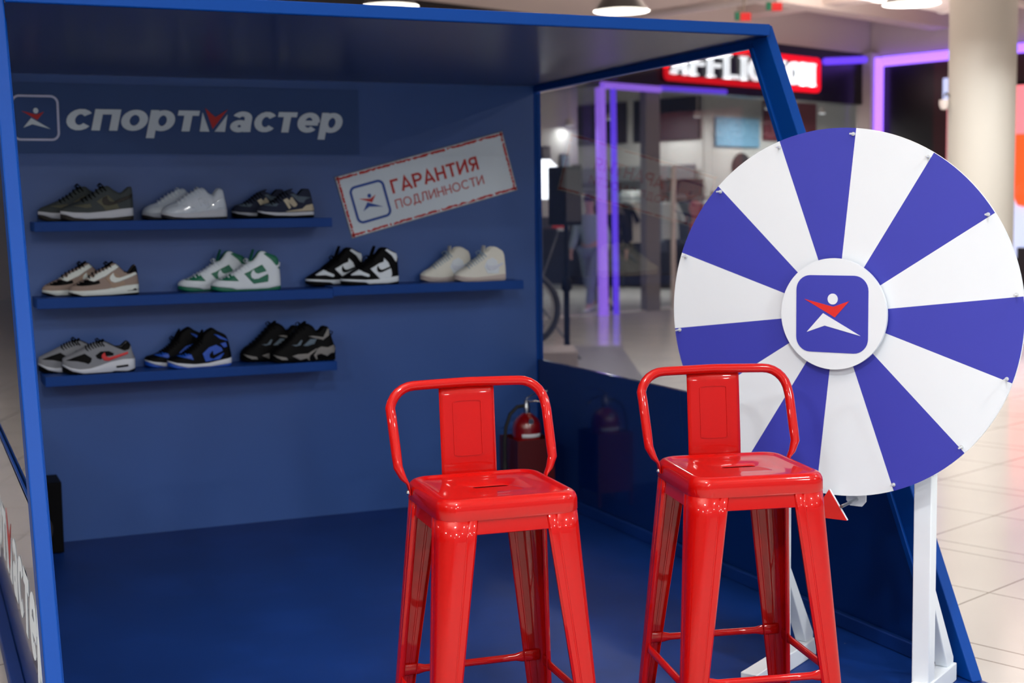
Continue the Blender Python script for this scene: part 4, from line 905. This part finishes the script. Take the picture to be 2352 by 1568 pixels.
        for s in (-1, 1):
            vs = []; b = MB()
            for x, z in base:
                xc = min(max(x, .002), L-.002); zc = min(z, zt(xc)-.0005)
                vs.append((xc, s*(Y(xc, zc)+eps), zc))
            ff = []
            for f in faces:
                a, b2, c = [Vector((base[i][0], base[i][1])) for i in f[:3]]
                cr = (b2-a).cross(c-a)
                ff.append(tuple(f) if (cr > 0) == (s < 0) else tuple(f)[::-1])
            b.add(vs, ff)
            b.build(nm, mm, t, solid=.0012+.0011*li, ang=60)
    if key == 'chunky' or key == 'green' or key == 'panda':     # pull loop at the heel
        hx, hz = c1+(L-c1)*.3, zt(c1+(L-c1)*.3); b = MB()
        b.tube([(hx-.004, 0, hz-.004), (hx+.004, 0, hz+.006), (hx+.018, 0, hz), (hx+.010, 0, hz-.014)] if key == 'chunky' else [(L-.012, 0, zt(L-.02)*.86), (L-.001, 0, zt(L-.02)*.80), (L-.004, 0, zt(L-.02)*.70)], .003, 6)
        b.build('pull_loop', 'black' if key != 'green' else 'white', t)
    return t
SHOE_KINDS = [
 ('olive', 'olive-grey low sneaker with dark side logo', dict(upper='olive_grey', outsole='umber', midsole='white_sole', lining='olive_grey', tongue='olive_grey', laces='black_cloth'), 'top shelf'),
 ('white', 'glossy all-white low sneaker', dict(upper='white_patent', outsole='dark_sole', midsole='white_sole', lining='white', tongue='white_patent', laces='white'), 'top shelf'),
 ('navy', 'dark navy low runner with beige side letter', dict(upper='navy_suede', outsole='black', midsole='white_sole', lining='black_cloth', tongue='navy_suede', laces='black_cloth'), 'top shelf'),
 ('tan', 'tan low sneaker with white logo and black toe', dict(upper='taupe_suede', outsole='black', midsole='offwhite', lining='black_cloth', tongue='black_cloth', laces='black_cloth'), 'middle shelf'),
 ('green', 'white and green high-top sneaker', dict(upper='white', outsole='green', midsole='white', lining='green', tongue='green', laces='white'), 'middle shelf'),
 ('panda', 'black and white high-top sneaker', dict(upper='black', outsole='black', midsole='white', lining='black_cloth', tongue='black_cloth', laces='black_cloth'), 'middle shelf'),
 ('cream', 'cream high-top sneaker with pale blue laces', dict(upper='cream', outsole='pink_grey', midsole='pink_grey', lining='cream', tongue='cream', laces='lace_blue'), 'middle shelf'),
 ('grey', 'grey and black low sneaker with red logo', dict(upper='grey_mesh', outsole='black', midsole='white_sole', lining='black_cloth', tongue='black_cloth', laces='black_cloth'), 'lowest shelf'),
 ('royal', 'black and blue ankle-high sneaker', dict(upper='black', outsole='royal', midsole='white_sole', lining='black_cloth', tongue='black_cloth', laces='black_cloth'), 'lowest shelf'),
 ('chunky', 'black and grey chunky sneaker', dict(upper='black', outsole='black', midsole='black', lining='black_cloth', tongue='black_cloth', laces='black_cloth'), 'lowest shelf'),
]
mat('dark_sole', (40, 42, 48), 0.7)
for key, lab, m, sh in SHOE_KINDS:
    d = SHOES[key]; z = {'olive': 1.4175, 'white': 1.4175, 'navy': 1.4175, 'tan': 1.0965, 'green': 1.0965, 'panda': 1.1045, 'cream': 1.1045}.get(key, .7645)
    g = lab+' pair'
    o = make_sneaker(key, 'front '+lab+' of its pair', g, m)
    o.location = (d['x'], -.163, z)
    c = copy_tree(o); c.location = (d['xr'], -.058, z); c['label'] = 'rear '+lab+', behind its twin'

# ------------------------------------------------------------------ red bar stools
def make_stool(label):
    t = thing('bar_stool', label, 'stool', (0, 0, 0), 0, 'red metal bar stools in front of the booth')
    A = .168; ZT = .76; N = 80
    def sq(a, r, z, tap=0):                      # rounded square ring, N points, aligned by angle index
        p = rrect(a, a, r, N//4-1); return [(x, y, z) for x, y in p]
    def slot(hx, hy, z): 
        p = rrect(hx, hy, hy*.999, N//4-1); return [(x, y, z) for x, y in p]
    rings = [slot(.045, .0125, ZT-.0070), slot(.045, .0125, ZT-.0062), slot(.049, .016, ZT-.0045), sq(.100, .03, ZT-.0045), sq(.136, .036, ZT-.0045), sq(.142, .038, ZT-.003), sq(.147, .040, ZT+.0005),
             sq(.153, .042, ZT+.0015), sq(.159, .044, ZT-.001), sq(.164, .046, ZT-.006), sq(.167, .047, ZT-.013), sq(.168, .047, ZT-.020), sq(.1685, .047, ZT-.042), sq(.1675, .047, ZT-.0455), sq(.163, .045, ZT-.046)]
    b = MB().loft(rings, True); b.build('seat', 'stool_red', t, ang=40, solid=.0012)
    b = MB().loft([sq(.1635, .045, ZT-.040), sq(.1645, .045, ZT-.060), sq(.166, .046, ZT-.079), sq(.163, .044, ZT-.081), sq(.161, .044, ZT-.074)], True); b.build('apron', 'stool_red', t, ang=40)
    ZL = ZT-.042
    def hh(z): return .1665+(.214-.1665)*(ZL-z)/ZL
    for sx in (-1, 1):
        for sy in (-1, 1):
            R = []
            for i in range(15):
                z = ZL*(1-i/14); f = i/14; h = hh(z); w_ = .084*(1-f)+.036*f
                r = .044*(1-f)+.016*f; lip = .011
                pts = [(h-w_, h-lip-.001), (h-w_-.001, h-.004), (h-w_+.003, h)]
                pts += [(h-w_+(w_-r)*.42, h), (h-w_+(w_-r)*.47, h-.0011), (h-w_+(w_-r)*.58, h-.0011), (h-w_+(w_-r)*.61, h)]
                pts += [(h-r+r*sin(a), h-r+r*cos(a)) for a in [pi/2*k/8 for k in range(9)]]
                q = [(y, x) for x, y in pts[:7]][::-1]
                pts += q
                R.append([(sx*x, sy*y, z) for x, y in pts])
            b = MB().loft(R, False); leg = b.build('leg', 'stool_red', t, ang=30, solid=.0015*(1 if sx*sy < 0 else -1))
            MB().loft([[(sx*(hh(0)-.02)+x, sy*(hh(0)-.02)+y, z) for x, y in rrect(.024, .024, .01, 3)] for z in (.0, .014)], True, True, True).build('rubber_foot', 'rubber', leg)
    zf = .260; h = hh(zf)-.006
    for k in range(4):
        zz = zf+(.0 if k % 2 == 0 else -.012)
        a = [(-h, h), (h, h), (h, -h), (-h, -h)][k]; c = [(h, h), (h, -h), (-h, -h), (-h, h)][k]
        P = []; rr = []; fl = []
        for s_, wz, wy in ((.02, 1.5, .25), (.14, 1.5, .25), (.19, 1, 1), (.3, 1, 1), (.5, 1, 1), (.7, 1, 1), (.81, 1, 1), (.86, 1.5, .25), (.98, 1.5, .25)):
            P.append((a[0]+(c[0]-a[0])*s_, a[1]+(c[1]-a[1])*s_, zz)); rr.append(.0095); fl.append((wy, wz))
        MB().tube(P, rr, 12, True, fl).build('footrest_bar', 'stool_red', t, ang=60)
    # back loop
    yb = .105; lean = .085; zt_ = .985; hb, ht = .196, .200
    def back(x, f): return (x, yb+lean*f, ZT+.015+(zt_-ZT-.015)*f)
    L = [(-.1715, yb, ZT-.032), (-.1725, yb, ZT-.018), (-.176, yb, ZT-.004), (-.186, yb+.002, ZT+.010)]
    L += [back(-(hb+(ht-hb)*f), f) for f in (.10, .25, .45, .65)]
    rc = .066
    L += [(-ht+rc-rc*cos(a), yb+lean*(.78+.2*sin(a)), zt_-rc+rc*sin(a)) for a in [pi/2*k/7 for k in range(1, 8)]]
    L += [(x, yb+lean*.985+.0*abs(x), zt_+.003*(1-abs(x)/.14)) for x in (-.10, -.05)]
    P = L+[(0, yb+lean*.985, zt_+.003)]+[(-x, y, z) for x, y, z in L[::-1]]
    n_ = len(P); rr = []; fl = []
    for i in range(n_):
        k = min(i, n_-1-i)
        rr.append(.0122 if k > 4 else [.010, .011, .0112, .0118, .0120][k]); fl.append([(1.15, .25), (1.15, .25), (1.1, .35), (1.0, .7), (1.0, .95)][k] if k < 5 else (1, 1))
    frame = MB().tube(P, rr, 18, True, fl).build('back_frame', 'stool_red', t, ang=60)
    # curved back plate with pressed panel
    R = []
    for i in range(9):
        f = -.22+1.22*i/8; x_, y0, z0 = back(0, f)
        y0 = .172+(yb+lean-.172)*max(f, 0) if f > 0 else .172
        R.append([(.0710*s_, y0-.0035*(1-s_*s_)+.004, z0) for s_ in [-1+2*k/12 for k in range(13)]])
    plate = MB().loft(R, False).build('back_plate', 'stool_red', t, solid=.0018)
    b = MB()
    def pl(x, y, h_): 
        f = .46+y; z0 = back(0, f)[2]; y0 = .172+(yb+lean-.172)*f
        return Vector((x, y0-.0035*(1-(x/.0710)**2)+.004-.0016*h_-.0002, z0))
    ribbon(b, rrect(.036, .33, .02), .0045, pl, True); b.build('pressed_rim', 'stool_red', plate)
    for s_ in (-1, 1):
        b = MB(); b.lathe([(0, .006), (.003, .0058), (.0062, .003), (.007, 0)], n=20); b.v = [(s_*(.1735+z), yb+x, ZT-.026+y) for x, y, z in b.v]; b.build('bolt', 'steel', frame, fixn=True)
    return t
st = make_stool('red metal bar stool on the left, nearer the middle of the photo')
st.location = (-1.604, -3.265, 0); st.rotation_euler = (0, 0, radians(-5.0)); st.scale = (1.035, 1.025, 1.014)
s2_ = copy_tree(st); s2_['label'] = 'red metal bar stool on the right, in front of the prize wheel'
s2_.scale = (1.045, 1.03, 1.014); s2_.location = (-.931, -3.320, 0); s2_.rotation_euler = (0, 0, radians(-12.5))

# ------------------------------------------------------------------ prize wheel
az = radians(59); wn = Vector((-sin(az), -cos(az), 0)); wr = Vector((cos(az), -sin(az), 0)); ZC = 1.129; WR = .53
t = thing('prize_wheel', 'large blue and white prize wheel on a white wooden stand', 'wheel', (-.3375, -3.015, 0), math.atan2(wr.y, wr.x))
# local axes: x = to the right in the photo, -y = towards the viewer
dy = -.112; dx = -.009
def seg(a0, a1, r, y, n=6): return [(dx+r*sin(a0+(a1-a0)*i/n), y, ZC+r*cos(a0+(a1-a0)*i/n)) for i in range(n+1)]
b = MB(); A0 = radians(6.1); ST = 2*pi/14
for k in range(14):
    a0, a1 = A0+k*ST, A0+(k+1)*ST; b.cur = 0 if k % 2 == 0 else 1
    inn, out = seg(a0, a1, .05, dy), seg(a0, a1, WR, dy, 10)
    vs = inn+out; b.add(vs, [tuple(list(range(7, 18))+list(range(6, -1, -1)))])
n_ = 140; b.cur = 0
ringf = seg(0, 2*pi, WR, dy, n_)[:-1]; ringb = seg(0, 2*pi, WR, dy+.010, n_)[:-1]
b.loft([ringf, ringb], True, False, True)
disc = b.build('disc', ['wheel_white', 'wheel_blue'], t, smooth=False)
b = MB(); HR = .160
hub0 = [(dx+HR*sin(2*pi*i/80), HR*cos(2*pi*i/80)) for i in range(80)]
b.prism([(x, z) for x, z in hub0], (0, dy-.012, ZC), (1, 0, 0), (0, 0, 1), (0, -.010, 0)); hub = b.build('hub_disc', 'wheel_white', t, smooth=False)
b = MB(); b.lathe([(.0, 0), (.03, 0), (.03, .14), (0, .14)], n=20); b.v = [(dx+x, dy-.012+z, ZC+y) for x, y, z in b.v]; b.build('axle', 'steel', t)
b = MB(); b.prism(rrect(.109, .111, .043), (dx-.003, dy-.022, ZC), (1, 0, 0), (0, 0, 1), (0, -.0012, 0)); b.build('hub_emblem', 'wheel_blue', hub, smooth=False)
figure(hub, (dx-.003, dy-.0232, ZC), (.109, 0, 0), (0, 0, .111), (0, -.0012, 0), 'wheel_white', 'wheel_red')
for k in range(14):
    a = A0+k*ST-.012; b = MB(); r = WR-.017; p = Vector((dx+r*sin(a), dy, ZC+r*cos(a)))
    b.tube([p, p+Vector((0, -.004, 0))], .0055, 10); b.tube([p, p+Vector((0, -.026, 0))], .0026, 8); b.build('peg', 'zinc', disc)
# stand: posts, feet, braces (posts at +-.226 along the wheel)
for s in (-1, 1):
    x = s*.2265
    MB().box(x-.030, x+.022, -.025, .025, .05, 1.20).build('post', 'paint_white', t, bevel=.003)
    MB().box(x-.027, x+.027, -.225, .212, .0, .055).build('foot_beam', 'paint_white', t, bevel=.003)
    b = MB(); P = [(.205, .055), (.205, .075), (.027, .33), (.027, .27), (.150, .055)]
    b.prism(P, (x-.019, 0, 0), (0, 1, 0), (0, 0, 1), (.038, 0, 0)); b.build('brace', 'paint_white', t, bevel=.003, smooth=False)
for z in (.665, 1.105): MB().box(-.254, .254, -.025 if z < 1 else -.03, .02, z, z+.05).build('cross_rail', 'paint_white', t, bevel=.003)
MB().box(-.035, .035, -.055, .03, 1.09, 1.17).build('bearing_block', 'dark_steel', t, bevel=.004)
b = MB(); b.prism([(-.03, 0), (.03, 0), (.03, -.13), (.018, -.145), (-.018, -.145), (-.03, -.13)], (.025, -.025, .70), (1, 0, 0), (0, 0, 1), (0, -.006, 0)); b.build('pointer_bracket', 'paint_white', t, smooth=False)
b = MB(); b.tube([(.028, -.03, .575), (.028, -.15, .575)], .005, 10); b.build('pointer_screw', 'steel', t)
b = MB(); b.cur = 0; b.prism([(-.055, 0), (.055, 0), (0, .085)], (-.012, -.142, .535), (1, 0, 0), (0, 0, 1), (0, -.003, 0)); b.build('pointer', 'wheel_red', t, smooth=False, label='red triangular pointer')
b = MB(); b.prism([(-.055, 0), (.055, 0), (0, .085)], (-.012, -.142, .535), (1, 0, 0), (0, 0, 1), (0, .009, 0)); b.build('pointer_back', 'wheel_white', t, smooth=False)

# ------------------------------------------------------------------ fire extinguisher in its box, loudspeaker, cable
t = thing('extinguisher_box', 'dark red metal floor box holding the fire extinguisher', 'box', (-.205, -.33, 0))
b = MB(); x0, x1, y0, y1 = -.095, .095, -.11, .11
b.box(x0, x1, y0, y0+.003, .07, .36); b.build('front_plate', 'stand_red', t, smooth=False)
b = MB(); b.box(x0, x0+.003, y0+.003, y1, .07, .36); b.box(x1-.003, x1, y0+.003, y1, .07, .36); b.build('side_plates', 'stand_red', t, smooth=False)
MB().box(x0+.003, x1-.003, y1-.003, y1, .07, .36).build('back_plate', 'stand_red', t, smooth=False)
MB().box(x0+.003, x1-.003, y0+.003, y1-.003, .07, .074).build('bottom_plate', 'stand_red', t, smooth=False)
for sx in (x0+.008, x1-.008):
    for sy in (y0+.008, y1-.008): MB().box(sx-.008, sx+.008, sy-.008, sy+.008, 0, .069).build('leg', 'stand_red', t, smooth=False)
t = thing('fire_extinguisher', 'red fire extinguisher with grey handles in the corner of the booth', 'extinguisher', (-.205, -.33, .075))
MB().lathe([(0, 0), (.06, 0), (.068, .008), (.07, .02), (.07, .325), (.066, .35), (.052, .375), (.03, .392), (.02, .400), (.0, .402)], n=40).build('cylinder', 'ext_red', t)
b = MB(); b.loft([[(.0708*sin(a), -.0708*cos(a), z) for a in [-.75+1.5*i/16 for i in range(17)]] for z in (.288, .306)], False); b.build('label', 'label_white', t, solid=.0008)
b = MB(); b.loft([[(.0706*sin(a), -.0706*cos(a), z) for a in [-.7+1.4*i/16 for i in range(17)]] for z in (.10, .26)], False); b.build('instruction_label', 'label_white', t, solid=.0006)
b = MB(); b.lathe([(.016, .395), (.018, .40), (.018, .43), (.014, .44), (.014, .462), (0, .464)], n=20); b.build('valve', 'steel', t)
b = MB(); b.lathe([(0, .0), (.012, 0), (.014, .004), (.014, .012), (0, .012)], n=20); b.v = [(x-.004, -.052-z, .365+y) for x, y, z in b.v]; b.build('pressure_gauge', 'steel', t, fixn=True)
b = MB(); b.tube([(-.005, 0, .468), (.03, -.01, .488), (.07, -.02, .500), (.098, -.025, .502)], [.008, .007, .006, .005], 8, True, [(1.3, .5)]*4); b.build('upper_handle', 'steel', t)
b = MB(); b.tube([(.0, 0, .45), (.04, -.01, .455), (.08, -.02, .447), (.108, -.028, .425)], [.008, .008, .006, .005], 8, True, [(1.3, .5)]*4); b.build('carry_handle', 'steel', t)
b = MB(); b.tube([(-.012, 0, .435), (-.05, -.005, .432), (-.09, -.01, .40), (-.112, -.01, .34), (-.118, -.005, .27), (-.116, 0, .16)], .009, 10); b.build('hose', 'rubber', t)
b = MB(); b.tube([(-.116, 0, .17), (-.116, 0, .10), (-.116, 0, .05)], [.011, .013, .018], 12); b.build('nozzle', 'rubber', t)

t = thing('loudspeaker', 'black box loudspeaker on the booth floor by the left post', 'speaker', (-2.45, -.115, 0))
MB().box(-.12, .12, -.10, .10, 0.004, .31).build('cabinet', 'black', t, bevel=.004)
for z, r in ((.11, .075), (.235, .04)):
    b = MB(); b.lathe([(0, .004), (r*.3, .006), (r*.35, .001), (r*.85, .006), (r, .008), (r*1.05, 0)], n=32); b.v = [(x, -.10-zz, z+y) for x, y, zz in b.v]; b.build('speaker_cone', 'store_dark', t, fixn=True)
for sx in (-.1, .1):
    for sy in (-.08, .08): MB().lathe([(0, 0), (.01, 0), (.01, .004), (0, .004)], (sx, sy, 0), 12).build('foot', 'rubber', t)
b = MB(); P = [Vector((-2.95+.02*sin(i*.9), -.9-.16*i, -.09)) for i in range(-8, 12)]
P = [Vector((-2.70-.03*sin(i*.7), .4-.2*i, -.0925)) for i in range(16)]
b.tube(P, .007, 8); tag(b.build('power_cable', 'rubber'), 'black cable lying on the tiles outside the left side of the booth', 'cable')
